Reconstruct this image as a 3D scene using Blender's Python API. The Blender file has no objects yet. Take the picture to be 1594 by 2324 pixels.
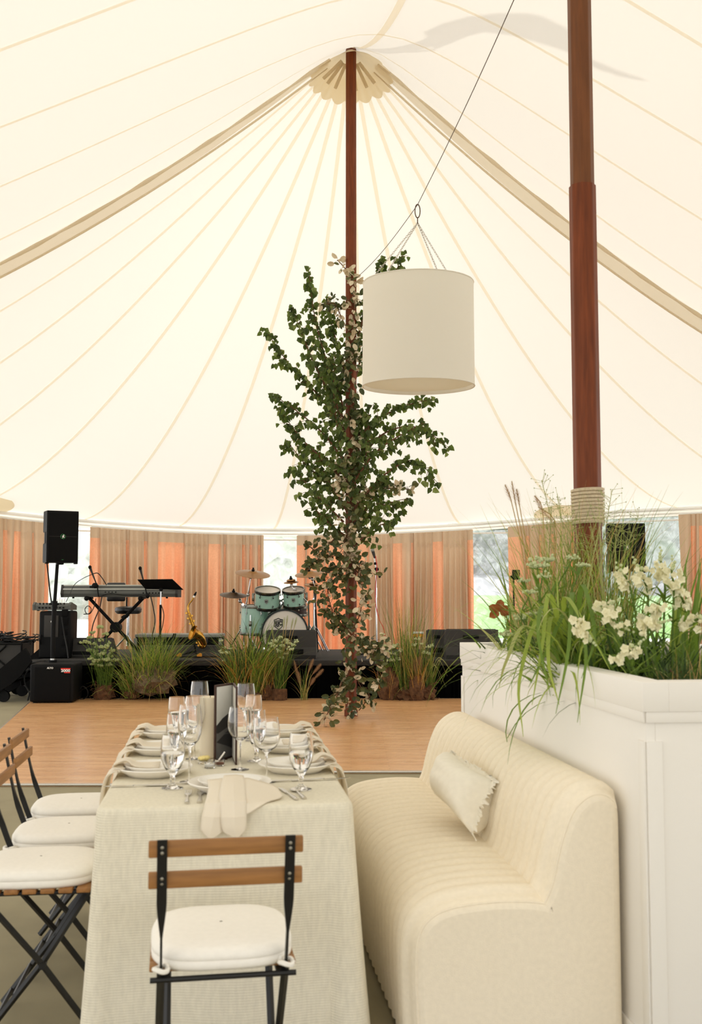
import bpy, bmesh, math, random
from math import sin, cos, pi, radians as R, atan, atan2, sqrt, hypot
from mathutils import Vector as V, Matrix, noise

SC = bpy.context.scene
COL = SC.collection

# ---------------------------------------------------------------- camera
FPX, HOR, EYE = 2400.0, 1345.0, 1.43            # focal length in pixels of 1594x2324, horizon row, eye height
PITCH = atan((HOR - 1162) / FPX)
cam_data = bpy.data.cameras.new('camera')
cam = bpy.data.objects.new('camera', cam_data)
COL.objects.link(cam)
cam.location = (0, 0, EYE)
cam.rotation_euler = (pi / 2 + PITCH, 0, 0)
cam_data.sensor_fit = 'HORIZONTAL'
cam_data.sensor_width = 24.0
cam_data.lens = FPX * 24.0 / 1594.0
cam_data.clip_start = 0.05
cam_data.clip_end = 500
cam_data.dof.use_dof = True
cam_data.dof.focus_distance = 13.0
cam_data.dof.aperture_fstop = 5.6
SC.camera = cam

# ---------------------------------------------------------------- sky, sun, exposure
world = bpy.data.worlds.new('sky')
SC.world = world
world.use_nodes = True
wb = world.node_tree.nodes['Background']
wb.inputs[0].default_value = (0.97, 0.98, 1.0, 1)
wb.inputs[1].default_value = 2.1
SUN_DIR = V((0.39 * 0.643, -0.92 * 0.643, -0.766)).normalized()
sun_data = bpy.data.lights.new('sun', 'SUN')
sun_data.energy = 4.2
sun_data.angle = R(0.6)
sun_data.color = (1.0, 0.96, 0.9)
sun = bpy.data.objects.new('sun', sun_data)
COL.objects.link(sun)
sun.location = (-20, 40, 30)
sun.rotation_euler = SUN_DIR.to_track_quat('-Z', 'Y').to_euler()
SC.view_settings.view_transform = 'Standard'
SC.view_settings.look = 'None'
SC.view_settings.exposure = -0.1
SC.view_settings.gamma = 1.0
SC.view_settings.use_curve_mapping = False
SC.cycles.use_denoising = True
SC.cycles.diffuse_bounces = 6
SC.cycles.max_bounces = 16
SC.cycles.transparent_max_bounces = 24
SC.cycles.sample_clamp_indirect = 8.0


# ---------------------------------------------------------------- photograph frame <-> place
def ray(px, py):
    a = (px - 797) / FPX
    b = (1162 - py) / FPX
    return V((a, cos(PITCH) - b * sin(PITCH), sin(PITCH) + b * cos(PITCH)))


def at(px, py, Y):
    d = ray(px, py)
    return d * (Y / d.y) + V((0, 0, EYE))


def gd(px, py, z=0.0):
    d = ray(px, py)
    return d * ((z - EYE) / d.z) + V((0, 0, EYE))


# ---------------------------------------------------------------- materials
def lin(c):
    return tuple((x / 12.92 if x <= .04045 else ((x + .055) / 1.055) ** 2.4) for x in (v / 255 for v in c))


MATS = {}


def mat(name, rgb, rough=.6, metal=0., var=0., vscale=8., bump=0., bscale=150., trans=0., tcol=None, spec=.4,
        stretch=None, kind='noise', coat=0.):
    m = bpy.data.materials.new(name)
    m.use_nodes = True
    nt = m.node_tree
    N, Lk = nt.nodes, nt.links
    p = N['Principled BSDF']
    c = lin(rgb)
    p.inputs['Base Color'].default_value = (*c, 1)
    p.inputs['Roughness'].default_value = rough
    p.inputs['Metallic'].default_value = metal
    p.inputs['Specular IOR Level'].default_value = spec
    if coat:
        p.inputs['Coat Weight'].default_value = coat
    colsock = None
    if var or bump:
        tc = N.new('ShaderNodeTexCoord')
        mp = N.new('ShaderNodeMapping')
        if stretch:
            mp.inputs['Scale'].default_value = stretch
        Lk.new(tc.outputs['Object'], mp.inputs[0])
    if var:
        nz = N.new('ShaderNodeTexNoise')
        nz.inputs['Scale'].default_value = vscale
        nz.inputs['Detail'].default_value = 5
        Lk.new(mp.outputs[0], nz.inputs['Vector'])
        rp = N.new('ShaderNodeValToRGB')
        rp.color_ramp.elements[0].position = .3
        rp.color_ramp.elements[1].position = .7
        lo = tuple(max(0, x * (1 - var)) for x in c)
        hi = tuple(min(1, x * (1 + var)) for x in c)
        rp.color_ramp.elements[0].color = (*lo, 1)
        rp.color_ramp.elements[1].color = (*hi, 1)
        Lk.new(nz.outputs['Fac'], rp.inputs[0])
        Lk.new(rp.outputs[0], p.inputs['Base Color'])
        colsock = rp.outputs[0]
    if bump:
        if kind == 'weave':
            outs = []
            for ax in ('X', 'Z'):
                w = N.new('ShaderNodeTexWave')
                w.bands_direction = ax
                w.inputs['Scale'].default_value = bscale
                w.inputs['Distortion'].default_value = 1.5
                Lk.new(mp.outputs[0], w.inputs['Vector'])
                outs.append(w.outputs['Fac'])
            ad = N.new('ShaderNodeMath')
            ad.operation = 'ADD'
            Lk.new(outs[0], ad.inputs[0])
            Lk.new(outs[1], ad.inputs[1])
            hs = ad.outputs[0]
        else:
            n2 = N.new('ShaderNodeTexNoise')
            n2.inputs['Scale'].default_value = bscale
            n2.inputs['Detail'].default_value = 3
            Lk.new(mp.outputs[0], n2.inputs['Vector'])
            hs = n2.outputs['Fac']
        bp = N.new('ShaderNodeBump')
        bp.inputs['Strength'].default_value = bump
        bp.inputs['Distance'].default_value = .01
        Lk.new(hs, bp.inputs['Height'])
        Lk.new(bp.outputs[0], p.inputs['Normal'])
    if trans:
        t = N.new('ShaderNodeBsdfTranslucent')
        t.inputs[0].default_value = (*lin(tcol or rgb), 1)
        mx = N.new('ShaderNodeMixShader')
        mx.inputs[0].default_value = trans
        out = N['Material Output']
        Lk.new(p.outputs[0], mx.inputs[1])
        Lk.new(t.outputs[0], mx.inputs[2])
        Lk.new(mx.outputs[0], out.inputs[0])
    MATS[name] = m
    return m


def glass_mat(name, rgb=(255, 255, 255), ior=1.45, rough=0.0):
    m = bpy.data.materials.new(name)
    m.use_nodes = True
    nt = m.node_tree
    p = nt.nodes['Principled BSDF']
    p.inputs['Base Color'].default_value = (*lin(rgb), 1)
    p.inputs['Roughness'].default_value = rough
    p.inputs['IOR'].default_value = ior
    p.inputs['Transmission Weight'].default_value = 1
    MATS[name] = m
    return m


def vinyl_mat():
    m = bpy.data.materials.new('clear_vinyl')
    m.use_nodes = True
    nt = m.node_tree
    N, Lk = nt.nodes, nt.links
    N.remove(N['Principled BSDF'])
    tr = N.new('ShaderNodeBsdfTransparent')
    tr.inputs[0].default_value = (.93, .95, .97, 1)
    tl = N.new('ShaderNodeBsdfTranslucent')
    tl.inputs[0].default_value = (.9, .92, .95, 1)
    gl = N.new('ShaderNodeBsdfGlossy')
    gl.inputs['Roughness'].default_value = .12
    tc = N.new('ShaderNodeTexCoord')
    nz = N.new('ShaderNodeTexNoise')
    nz.inputs['Scale'].default_value = 4.0
    nz.inputs['Detail'].default_value = 9
    nz.inputs['Roughness'].default_value = .7
    nz.inputs['Distortion'].default_value = 1.5
    Lk.new(tc.outputs['Object'], nz.inputs['Vector'])
    rp = N.new('ShaderNodeMapRange')
    rp.inputs['From Min'].default_value = .4
    rp.inputs['From Max'].default_value = .75
    rp.inputs['To Min'].default_value = .1
    rp.inputs['To Max'].default_value = .42
    Lk.new(nz.outputs['Fac'], rp.inputs[0])
    bp = N.new('ShaderNodeBump')
    bp.inputs['Strength'].default_value = .5
    Lk.new(nz.outputs['Fac'], bp.inputs['Height'])
    Lk.new(bp.outputs[0], gl.inputs['Normal'])
    m1 = N.new('ShaderNodeMixShader')
    Lk.new(rp.outputs[0], m1.inputs[0])
    Lk.new(tr.outputs[0], m1.inputs[1])
    Lk.new(tl.outputs[0], m1.inputs[2])
    m2 = N.new('ShaderNodeMixShader')
    m2.inputs[0].default_value = .06
    Lk.new(m1.outputs[0], m2.inputs[1])
    Lk.new(gl.outputs[0], m2.inputs[2])
    Lk.new(m2.outputs[0], N['Material Output'].inputs[0])
    MATS['clear_vinyl'] = m
    return m


def plank_mat():
    m = bpy.data.materials.new('oak_planks')
    m.use_nodes = True
    nt = m.node_tree
    N, Lk = nt.nodes, nt.links
    p = N['Principled BSDF']
    p.inputs['Roughness'].default_value = .3
    p.inputs['Specular IOR Level'].default_value = .45
    tc = N.new('ShaderNodeTexCoord')
    br = N.new('ShaderNodeTexBrick')
    br.inputs['Color1'].default_value = (*lin((226, 178, 128)), 1)
    br.inputs['Color2'].default_value = (*lin((210, 158, 108)), 1)
    br.inputs['Mortar'].default_value = (*lin((176, 128, 86)), 1)
    br.inputs['Scale'].default_value = 1
    br.inputs['Mortar Size'].default_value = .0015
    br.inputs['Brick Width'].default_value = .62
    br.inputs['Row Height'].default_value = .075
    Lk.new(tc.outputs['Object'], br.inputs['Vector'])
    mp = N.new('ShaderNodeMapping')
    mp.inputs['Scale'].default_value = (1.2, 26, 1)
    Lk.new(tc.outputs['Object'], mp.inputs[0])
    nz = N.new('ShaderNodeTexNoise')
    nz.inputs['Scale'].default_value = 2.2
    nz.inputs['Detail'].default_value = 6
    Lk.new(mp.outputs[0], nz.inputs['Vector'])
    mx = N.new('ShaderNodeMix')
    mx.data_type = 'RGBA'
    mx.blend_type = 'MULTIPLY'
    mx.inputs['Factor'].default_value = .55
    rp = N.new('ShaderNodeValToRGB')
    rp.color_ramp.elements[0].position = .3
    rp.color_ramp.elements[0].color = (.72, .66, .6, 1)
    rp.color_ramp.elements[1].position = .65
    rp.color_ramp.elements[1].color = (1.08, 1.06, 1.02, 1)
    Lk.new(nz.outputs['Fac'], rp.inputs[0])
    Lk.new(br.outputs['Color'], mx.inputs['A'])
    Lk.new(rp.outputs[0], mx.inputs['B'])
    Lk.new(mx.outputs['Result'], p.inputs['Base Color'])
    rr = N.new('ShaderNodeMapRange')
    rr.inputs['To Min'].default_value = .2
    rr.inputs['To Max'].default_value = .38
    Lk.new(nz.outputs['Fac'], rr.inputs[0])
    Lk.new(rr.outputs[0], p.inputs['Roughness'])
    MATS['oak_planks'] = m
    return m


mat('canopy', (228, 225, 217), .9, trans=.25, tcol=(252, 248, 237), bump=.05, bscale=90, spec=.1)
mat('webbing', (246, 240, 226), .85, trans=.84, tcol=(250, 243, 228), spec=.1)
mat('lacing_band', (232, 224, 206), .9, trans=.7, tcol=(240, 232, 216), spec=.1, bump=.3, bscale=40)
mat('patch', (234, 224, 202), .9, trans=.7, tcol=(238, 226, 198), spec=.1)
mat('flag_cloth', (120, 120, 126), .9, trans=.25, spec=.1)
mat('pole_wood', (112, 54, 24), .5, var=.28, vscale=5, stretch=(9, 9, .8), spec=.25)
mat('pole_wood_upper', (108, 64, 34), .5, var=.2, vscale=5, stretch=(9, 9, .8), spec=.25)
mat('rope', (205, 188, 160), .9, var=.12, vscale=60, bump=.6, bscale=120)
mat('white_metal', (235, 235, 232), .4)
mat('taupe_drape', (212, 188, 162), .95, trans=.15, tcol=(196, 164, 132), var=.02, vscale=30, spec=.1)
mat('orange_drape', (240, 186, 152), .95, trans=.16, tcol=(240, 166, 122), var=.06, vscale=30, spec=.1)
vinyl_mat()
plank_mat()
mat('matting', (152, 143, 116), .95, var=.1, vscale=3, bump=.3, bscale=400)
mat('silver', (210, 210, 208), .3, metal=.9)
mat('black_skirt', (5, 5, 5), .95, spec=.03)
mat('stage_carpet', (48, 46, 44), .95, var=.15, vscale=40)
mat('black_plastic', (13, 13, 14), .6, spec=.16)
mat('black_matte', (9, 9, 10), .85, spec=.2, bump=.2, bscale=300)
mat('black_grille', (10, 10, 11), .75, spec=.15, bump=.5, bscale=500)
mat('charcoal', (58, 56, 54), .8, bump=.15, bscale=200)
mat('dark_grey', (88, 90, 86), .5)
mat('mid_grey', (140, 142, 136), .5)
mat('cable_black', (14, 14, 14), .6)
mat('cable_red', (190, 40, 42), .5)
mat('red', (214, 44, 30), .5)
mat('white_paint', (238, 238, 236), .5)
mat('green_ring', (36, 120, 66), .5)
mat('chrome', (206, 206, 206), .18, metal=1)
mat('brass_cymbal', (150, 108, 62), .36, metal=.9, var=.1, vscale=12)
mat('bronze_dark', (80, 60, 40), .4, metal=.8, var=.1, vscale=12)
mat('mint_shell', (164, 202, 186), .3, var=.04, vscale=30, coat=.4)
mat('drum_head', (222, 214, 202), .6)
mat('drum_hoop', (24, 34, 32), .4)
mat('sticker_blue', (40, 70, 130), .5)
mat('snare_brown', (58, 32, 22), .4)
mat('black_leather', (24, 24, 27), .3, spec=.6)
mat('gold', (200, 150, 66), .24, metal=1)
mat('gold_inner', (176, 122, 48), .3, metal=1)
mat('amber', (226, 150, 40), .5)
mat('linen', (237, 230, 210), .95, var=.06, vscale=90, stretch=(1, 1, .25), bump=.35, bscale=160, kind='weave', spec=.1)
mat('napkin', (248, 240, 224), .95, trans=.25, tcol=(244, 232, 208), bump=.1, bscale=200, spec=.1)
mat('stoneware', (242, 237, 227), .4, var=.04, vscale=20)
mat('porcelain', (248, 245, 238), .3)
mat('card', (212, 202, 180), .8)
mat('steel', (212, 208, 200), .22, metal=1)
glass_mat('clear_glass')
glass_mat('water', ior=1.33)
mat('candle_wax', (250, 240, 216), .6, trans=.2, tcol=(246, 230, 196))
mat('frame_brown', (66, 42, 30), .6)
mat('photo_sky', (214, 214, 210), .5, var=.1, vscale=8)
mat('photo_dark', (44, 42, 42), .5)
mat('photo_mid', (104, 102, 100), .5, var=.3, vscale=14)
mat('photo_white', (216, 212, 202), .5)
mat('butter', (246, 226, 150), .5)
mat('spice', (120, 60, 34), .8)
mat('teak', (152, 106, 58), .5, var=.22, vscale=4, stretch=(1.5, 18, 18), spec=.35)
mat('iron_black', (20, 19, 18), .45, spec=.4)
mat('rivet', (150, 145, 130), .4, metal=.8)
mat('cushion', (244, 240, 232), .95, var=.02, vscale=60, bump=.1, bscale=300, spec=.1)
mat('sofa_cloth', (243, 232, 211), .95, var=.03, vscale=60, bump=.2, bscale=350, spec=.1)
mat('pillow_cloth', (248, 242, 228), .95, var=.03, vscale=40, bump=.25, bscale=180, kind='weave', spec=.1)
mat('planter_paint', (238, 234, 227), .6, bump=.03, bscale=80)
mat('planter_inside', (176, 140, 100), .8, var=.1, vscale=8)
mat('soil', (74, 58, 40), .95, var=.35, vscale=14, bump=.9, bscale=40)
mat('shade_linen', (244, 241, 233), .95, trans=.34, tcol=(238, 233, 220), bump=.15, bscale=300, kind='weave', spec=.1)
mat('shade_diffuser', (236, 232, 218), .9, trans=.7, tcol=(244, 240, 226), bump=.3, bscale=4, spec=.1)
mat('wire', (92, 76, 62), .5, metal=.4)
mat('chain', (196, 190, 180), .35, metal=.6)
mat('birch_leaf_deep', (60, 74, 36), .55, trans=.3, tcol=(86, 112, 38))
mat('birch_leaf_mid', (82, 100, 50), .55, trans=.35, tcol=(112, 136, 50))
mat('birch_leaf_light', (124, 138, 84), .55, trans=.35, tcol=(140, 160, 70))
mat('twig', (98, 64, 42), .8)
mat('vine_dark', (70, 80, 44), .5, trans=.15)
mat('vine_olive', (96, 100, 56), .55, trans=.2)
mat('vine_silver', (206, 190, 158), .65, trans=.2)
mat('vine_cream', (226, 214, 186), .65, trans=.2)
mat('russet_leaf', (166, 92, 48), .6, trans=.2)
mat('grass_green', (104, 132, 52), .55, trans=.3, tcol=(130, 160, 50))
mat('grass_dark', (62, 84, 36), .6, trans=.25)
mat('grass_lime', (156, 174, 80), .5, trans=.35, tcol=(176, 194, 70))
mat('grass_straw', (186, 158, 96), .7, trans=.25)
mat('grass_gold', (196, 142, 62), .65, trans=.25)
mat('grass_pale', (186, 190, 122), .55, trans=.35)
mat('seed_tan', (178, 140, 106), .85, trans=.2)
mat('seed_green', (166, 176, 118), .8, trans=.2)
mat('blossom_white', (244, 240, 208), .7, trans=.25)
mat('blossom_green', (206, 214, 166), .7, trans=.25)
mat('root_brown', (96, 66, 42), .95, var=.4, vscale=20, bump=1, bscale=40)
mat('root_grey', (112, 96, 74), .95, var=.4, vscale=20, bump=1, bscale=40)
mat('gravel', (232, 230, 224), .95, var=.06, vscale=.6)
mat('lawn', (120, 170, 70), .9, var=.2, vscale=.8)
mat('hazed_crown', (134, 144, 130), .9, var=.35, vscale=1.6, bump=1, bscale=3)  # foliage colour lightened to carry the outdoor haze
mat('hazed_crown_pale', (190, 198, 180), .9, var=.3, vscale=1.4, bump=1, bscale=3)  # paler crowns, with more of the haze painted into the colour
mat('bark', (74, 62, 52), .9)
mat('road', (150, 150, 152), .9)


# ---------------------------------------------------------------- mesh builder
def basis(d):
    d = d.normalized()
    a = V((0, 0, 1)) if abs(d.z) < .95 else V((1, 0, 0))
    x = d.cross(a).normalized()
    return x, x.cross(d).normalized()


class MB:
    def __init__(s):
        s.v, s.f, s.m = [], [], []

    def add(s, verts, faces, mi=0):
        o = len(s.v)
        s.v += [V(p) for p in verts]
        s.f += [tuple(i + o for i in f) for f in faces]
        s.m += [mi] * len(faces)
        return s

    def bm(s, bm, M=None, mi=0):
        bm.verts.index_update()
        s.add([(M @ v.co if M else v.co.copy()) for v in bm.verts], [[v.index for v in f.verts] for f in bm.faces], mi)
        bm.free()
        return s

    def box(s, c, size, rot=None, bev=0., mi=0, seg=2):
        b = bmesh.new()
        bmesh.ops.create_cube(b, size=1)
        for v in b.verts:
            v.co = V((v.co.x * size[0], v.co.y * size[1], v.co.z * size[2]))
        if bev:
            bmesh.ops.bevel(b, geom=b.edges[:], offset=bev, segments=seg, affect='EDGES', profile=.5)
        M = Matrix.Translation(V(c))
        if rot is not None:
            M = M @ (rot.to_4x4() if hasattr(rot, 'to_4x4') else rot)
        return s.bm(b, M, mi)

    def tube(s, pts, r, n=8, mi=0, caps=True, flat=None):
        pts = [V(p) for p in pts]
        k = len(pts)
        rs = r if isinstance(r, (list, tuple)) else [r] * k
        d0 = (pts[1] - pts[0]).normalized()
        x, y = basis(d0)
        vs, fs = [], []
        for i in range(k):
            d = (pts[min(i + 1, k - 1)] - pts[max(i - 1, 0)])
            if d.length < 1e-9:
                d = d0
            d.normalize()
            x = (x - d * x.dot(d))
            if x.length < 1e-6:
                x, y = basis(d)
            x.normalize()
            y = d.cross(x).normalized()
            for j in range(n):
                a = 2 * pi * j / n
                vs.append(pts[i] + (x * cos(a) + y * sin(a)) * rs[i])
        for i in range(k - 1):
            for j in range(n):
                a, b = i * n + j, i * n + (j + 1) % n
                fs.append((a, b, b + n, a + n))
        if caps:
            fs.append(tuple(range(n - 1, -1, -1)))
            fs.append(tuple((k - 1) * n + j for j in range(n)))
        return s.add(vs, fs, mi)

    def lathe(s, prof, n=24, M=None, mi=0, arc=2 * pi, sx=1., sy=1.):
        M = M or Matrix.Identity(4)
        full = arc >= 2 * pi - 1e-6
        cnt = n if full else n + 1
        vs, fs = [], []
        for (r, z) in prof:
            for j in range(cnt):
                a = arc * j / n
                vs.append(M @ V((r * cos(a) * sx, r * sin(a) * sy, z)))
        for i in range(len(prof) - 1):
            for j in range(n):
                a = i * cnt + j
                b = i * cnt + (j + 1) % cnt
                fs.append((a, b, b + cnt, a + cnt))
        return s.add(vs, fs, mi)

    def blob(s, c, r, sub=2, amp=0., fr=2., mi=0, seed=0):
        b = bmesh.new()
        bmesh.ops.create_icosphere(b, subdivisions=sub, radius=1)
        rr = r if isinstance(r, (tuple, list)) else (r, r, r)
        for v in b.verts:
            k = 1 + (amp * noise.noise(v.co * fr + V((seed * 3.1, seed, 0))) if amp else 0)
            v.co = V((v.co.x * rr[0], v.co.y * rr[1], v.co.z * rr[2])) * k
        return s.bm(b, Matrix.Translation(V(c)), mi)

    def grid(s, P, mi=0, closed=False):
        nr, nc = len(P), len(P[0])
        vs = [p for row in P for p in row]
        fs = []
        for i in range(nr - 1):
            for j in range(nc if closed else nc - 1):
                a, b = i * nc + j, i * nc + (j + 1) % nc
                fs.append((a, b, b + nc, a + nc))
        return s.add(vs, fs, mi)

    def prism(s, poly, ext, mi=0):
        """closed polygon (3d points) extruded by vector"""
        n = len(poly)
        ext = V(ext)
        vs = [V(p) for p in poly] + [V(p) + ext for p in poly]
        fs = [tuple(range(n - 1, -1, -1)), tuple(range(n, 2 * n))]
        fs += [(i, (i + 1) % n, n + (i + 1) % n, n + i) for i in range(n)]
        return s.add(vs, fs, mi)

    def leaf(s, p, d, up, ln, w, mi=0, wide=.3, fold=.12):
        d = d.normalized()
        x = d.cross(up)
        if x.length < 1e-4:
            x, _ = basis(d)
        x.normalize()
        n = x.cross(d).normalized()
        f = n * (w * fold * 2)
        vs = [p, p + d * (ln * wide * .75) - x * w * .5 + f, p + d * (ln * (wide + .33)) - x * w * .34 + f, p + d * ln,
              p + d * (ln * (wide + .33)) + x * w * .34 + f, p + d * (ln * wide * .75) + x * w * .5 + f]
        return s.add(vs, [(0, 1, 2, 3), (0, 3, 4, 5)], mi)

    def oval(s, p, d, up, ln, w, mi=0):
        d = d.normalized()
        x = d.cross(up)
        if x.length < 1e-4:
            x, _ = basis(d)
        x.normalize()
        n = x.cross(d).normalized() * (w * .15)
        vs = [p]
        for t, k in ((.2, .4), (.5, .5), (.8, .36)):
            vs.append(p + d * ln * t - x * w * k + n)
            vs.append(p + d * ln * t + x * w * k + n)
        vs.append(p + d * ln)
        return s.add(vs, [(0, 1, 3, 5, 7), (0, 7, 6, 4, 2)], mi)

    def blade(s, p, az, lean, ln, w, droop, mi=0, seg=6, twist=0., rng=None):
        p = V(p)
        el = pi / 2 - lean
        h = V((cos(az), sin(az), 0))
        sd = V((-sin(az + twist), cos(az + twist), 0))
        vs, fs = [], []
        for i in range(seg + 1):
            t = i / seg
            ww = w * (1 - t ** 1.7) * (.55 + .45 * min(1, t * 4)) + .0004
            vs += [p - sd * ww * .5, p + sd * ww * .5]
            e = el - droop * t ** 1.3
            p = p + (h * cos(e) + V((0, 0, 1)) * sin(e)) * (ln / seg)
        for i in range(seg):
            fs.append((2 * i, 2 * i + 1, 2 * i + 3, 2 * i + 2))
        s.add(vs, fs, mi)
        return p

    def build(s, name, mats, parent=None, smooth=True, world=True, ang=40, kind=None, label=None):
        me = bpy.data.meshes.new(name)
        vs = s.v
        if parent is not None and world:
            M = parent_matrix(parent).inverted()
            vs = [M @ v for v in vs]
        me.from_pydata([tuple(v) for v in vs], [], s.f)
        if isinstance(mats, str):
            mats = [mats]
        for m in mats:
            me.materials.append(MATS[m])
        if len(mats) > 1:
            me.polygons.foreach_set('material_index', s.m)
        if smooth:
            me.shade_smooth()
            me.set_sharp_from_angle(angle=R(ang))
        me.update()
        o = bpy.data.objects.new(name, me)
        COL.objects.link(o)
        if parent is not None:
            o.parent = parent
        if kind:
            o['kind'] = kind
        if label:
            o['label'] = label
        return o


def parent_matrix(o):
    M = Matrix.Identity(4)
    while o is not None:
        M = Matrix.LocRotScale(o.location, o.rotation_euler, o.scale) @ M
        o = o.parent
    return M


def tag(o, label, cat, group=None):
    o['label'] = label
    o['category'] = cat
    if group:
        o['group'] = group
    return o


def thing(name, label, cat, loc=(0, 0, 0), rz=0., group=None):
    o = bpy.data.objects.new(name, None)
    o.empty_display_size = .1
    COL.objects.link(o)
    o.location = loc
    o.rotation_euler = (0, 0, rz)
    return tag(o, label, cat, group)


KIDS = {}


def dup(root, loc, rz, label, group=None):
    """copy of a thing with copies of its parts and sub-parts"""
    def rec(src, par):
        c = src.copy()
        COL.objects.link(c)
        if par is not None:
            c.parent = par
        for k in list(src.children):
            rec(k, c)
        return c
    r = rec(root, None)
    r.location = loc
    r.rotation_euler = (0, 0, rz)
    r['label'] = label
    if group:
        r['group'] = group
    return r


def text_mesh(txt, size, M, depth=.002, bold=0.):
    cu = bpy.data.curves.new('lettering', 'FONT')
    cu.body = txt
    cu.size = size
    cu.extrude = depth
    cu.offset = bold
    cu.align_x = 'CENTER'
    cu.align_y = 'CENTER'
    o = bpy.data.objects.new('lettering', cu)
    COL.objects.link(o)
    bpy.context.view_layer.update()
    me = bpy.data.meshes.new_from_object(o)
    mb = MB()
    mb.add([M @ v.co for v in me.vertices], [list(p.vertices) for p in me.polygons])
    bpy.data.objects.remove(o)
    bpy.data.curves.remove(cu)
    bpy.data.meshes.remove(me)
    return mb


def rotz(a):
    return Matrix.Rotation(a, 3, 'Z')


def frame(x, y, z, o=(0, 0, 0)):
    """4x4 with the given axes as columns"""
    M = Matrix((x, y, z)).transposed().to_4x4()
    M.translation = V(o)
    return M


def bez(pts, n):
    """Catmull-Rom through points"""
    pts = [V(p) for p in pts]
    if len(pts) == 2:
        return [pts[0].lerp(pts[1], i / n) for i in range(n + 1)]
    P = [pts[0] * 2 - pts[1]] + pts + [pts[-1] * 2 - pts[-2]]
    out = []
    m = len(pts) - 1
    for i in range(n + 1):
        t = i / n * m
        k = min(int(t), m - 1)
        u = t - k
        a, b, c, d = P[k:k + 4]
        out.append(((b * 2) + (c - a) * u + (a * 2 - b * 5 + c * 4 - d) * u * u + (b * 3 - a - c * 3 + d) * u ** 3) * .5)
    return out

# ================================================================ THE TENT
POLE = V((0.0, 12.22, 0))
FPOLE = V((1.18, 5.25, 0))
AX = (POLE - FPOLE).normalized()                   # along the ridge, away from the camera
SD = V((AX.y, -AX.x, 0))                           # to the right
RIDGE_L = (POLE - FPOLE).length
T_R, T_ZP, T_ZE, T_N, T_RM, T_E0, T_NM, T_RL, T_K = 9.37, 7.977, 2.806, 1.726, 6.887, .75, 1.27, 9.6, 6.0


def eave_r(a):
    return T_R + (T_RL - T_R) * abs(sin(a)) ** T_K


def eave_z(a):
    return eave_zs(abs(sin(a)))


def eave_zs(sn):
    return T_ZE - .07 + .27 * min(1., sn * sn / .45)


def roof_z(u, v):
    if u < -RIDGE_L:
        up = -(u + RIDGE_L)
    else:
        up = max(u, 0.)
    r = hypot(up, v)
    sn = abs(v) / r if (up > 0 and r > 1e-6) else 1.
    Rr = T_R + (T_RL - T_R) * sn ** T_K
    t = min(max(-u / RIDGE_L, 0), 1)
    w = 4 * t * (1 - t)
    ridge = T_RM + (T_ZP - T_RM) * abs(2 * t - 1) ** 2
    e = T_E0 * w ** .7 + 1e-6
    d = sqrt(r * r + e * e) - e
    D = sqrt(Rr * Rr + e * e) - e
    q = min(max(1 - d / D, 0), 1)
    ze = eave_zs(sn)
    return ze + (ridge - ze) * q ** (T_N + (T_NM - T_N) * w)


def roof(u, v, dz=0.):
    p = POLE + AX * u + SD * v
    p.z = roof_z(u, v) + dz
    return p


def roof_polar(a, s, dz=0., front=False):
    r = eave_r(a) * s
    u = cos(a) * r
    return roof(-RIDGE_L - u if front else u, sin(a) * r, dz)


SEAM_A = [0, 11.7, 23.24, 36.94, 49.5, 62.5, 76.5, 90]
SEAM_U = [.65 + 1.16 * i for i in range(6)]

mb = MB()
SS = [.006, .02, .035, .05, .07, .1, .14, .19, .25, .32, .4, .48, .56, .64, .72, .8, .87, .93, .97, 1.0]
for fr in (False, True):
    AA = [R(-90 + 180 * i / 72) for i in range(73)]
    mb.grid([[roof_polar(a, s, 0, fr) for a in AA] for s in SS])
us = [-RIDGE_L * i / 40 for i in range(41)]
vs_ = sorted([sg * T_RL * s for s in SS for sg in (-1, 1)] + [0.0])
mb.grid([[roof(u, v) for v in vs_] for u in us])
ceiling = mb.build('ceiling', 'canopy', kind='structure')

sm = MB()                                           # sewn seam tapes


def tape(fn, ts, w, dz, m, mi=0, wid=None):
    """strip following the canopy; fn(t, off) -> point"""
    rows = []
    for t in ts:
        ww = w if wid is None else wid(t) * w
        rows.append([fn(t, -ww / 2, dz), fn(t, 0, dz), fn(t, ww / 2, dz)])
    m.grid(rows, mi)


def radial(a, fr=False):
    def fn(t, off, dz):
        r = eave_r(a) * t
        u, v = cos(a) * r - sin(a) * off, sin(a) * r + cos(a) * off
        if u < 0:
            u = 0
        return roof(-RIDGE_L - u if fr else u, v, dz)
    return fn


TS = [.03 + .97 * i / 40 for i in range(41)]
for k in range(-6, 7):
    a = R(SEAM_A[abs(k)] * (1 if k > 0 else -1))
    tape(radial(a), TS, .05, -.012, sm)
    tape(radial(a, True), TS, .05, -.012, sm)
for u0 in SEAM_U:
    tape(lambda t, off, dz, u0=u0: roof(-u0 + off, t * T_RL, dz), [-1 + i / 40 for i in range(81)], .04, -.012, sm)
tape(lambda t, off, dz: roof(-RIDGE_L * t, off, dz), [.01 + .98 * i / 40 for i in range(41)], .075, -.014, sm)
sm.build('seam_tape', 'webbing', ceiling, label='tan stitched seam tape')

for sg in (-1, 1):                                  # wide laced joint at each side of the peak
    b = MB()
    tape(lambda t, off, dz: roof(-.1 + off, sg * t * T_RL, dz), TS, .26, -.03, b, wid=lambda t: .55 + .45 * min(1, t * 3))
    pts = [roof(-.22, sg * t * T_RL, -.05) for t in TS]
    b.tube(pts, [.018 + .008 * sin(i * 2.3) for i in range(len(pts))], 6)
    pts = [roof(.02, sg * t * T_RL, -.045) for t in TS]
    b.tube(pts, .013, 6)
    b.build('lacing_band', 'lacing_band', ceiling, label='wide beige laced joint between roof panels')

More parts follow.
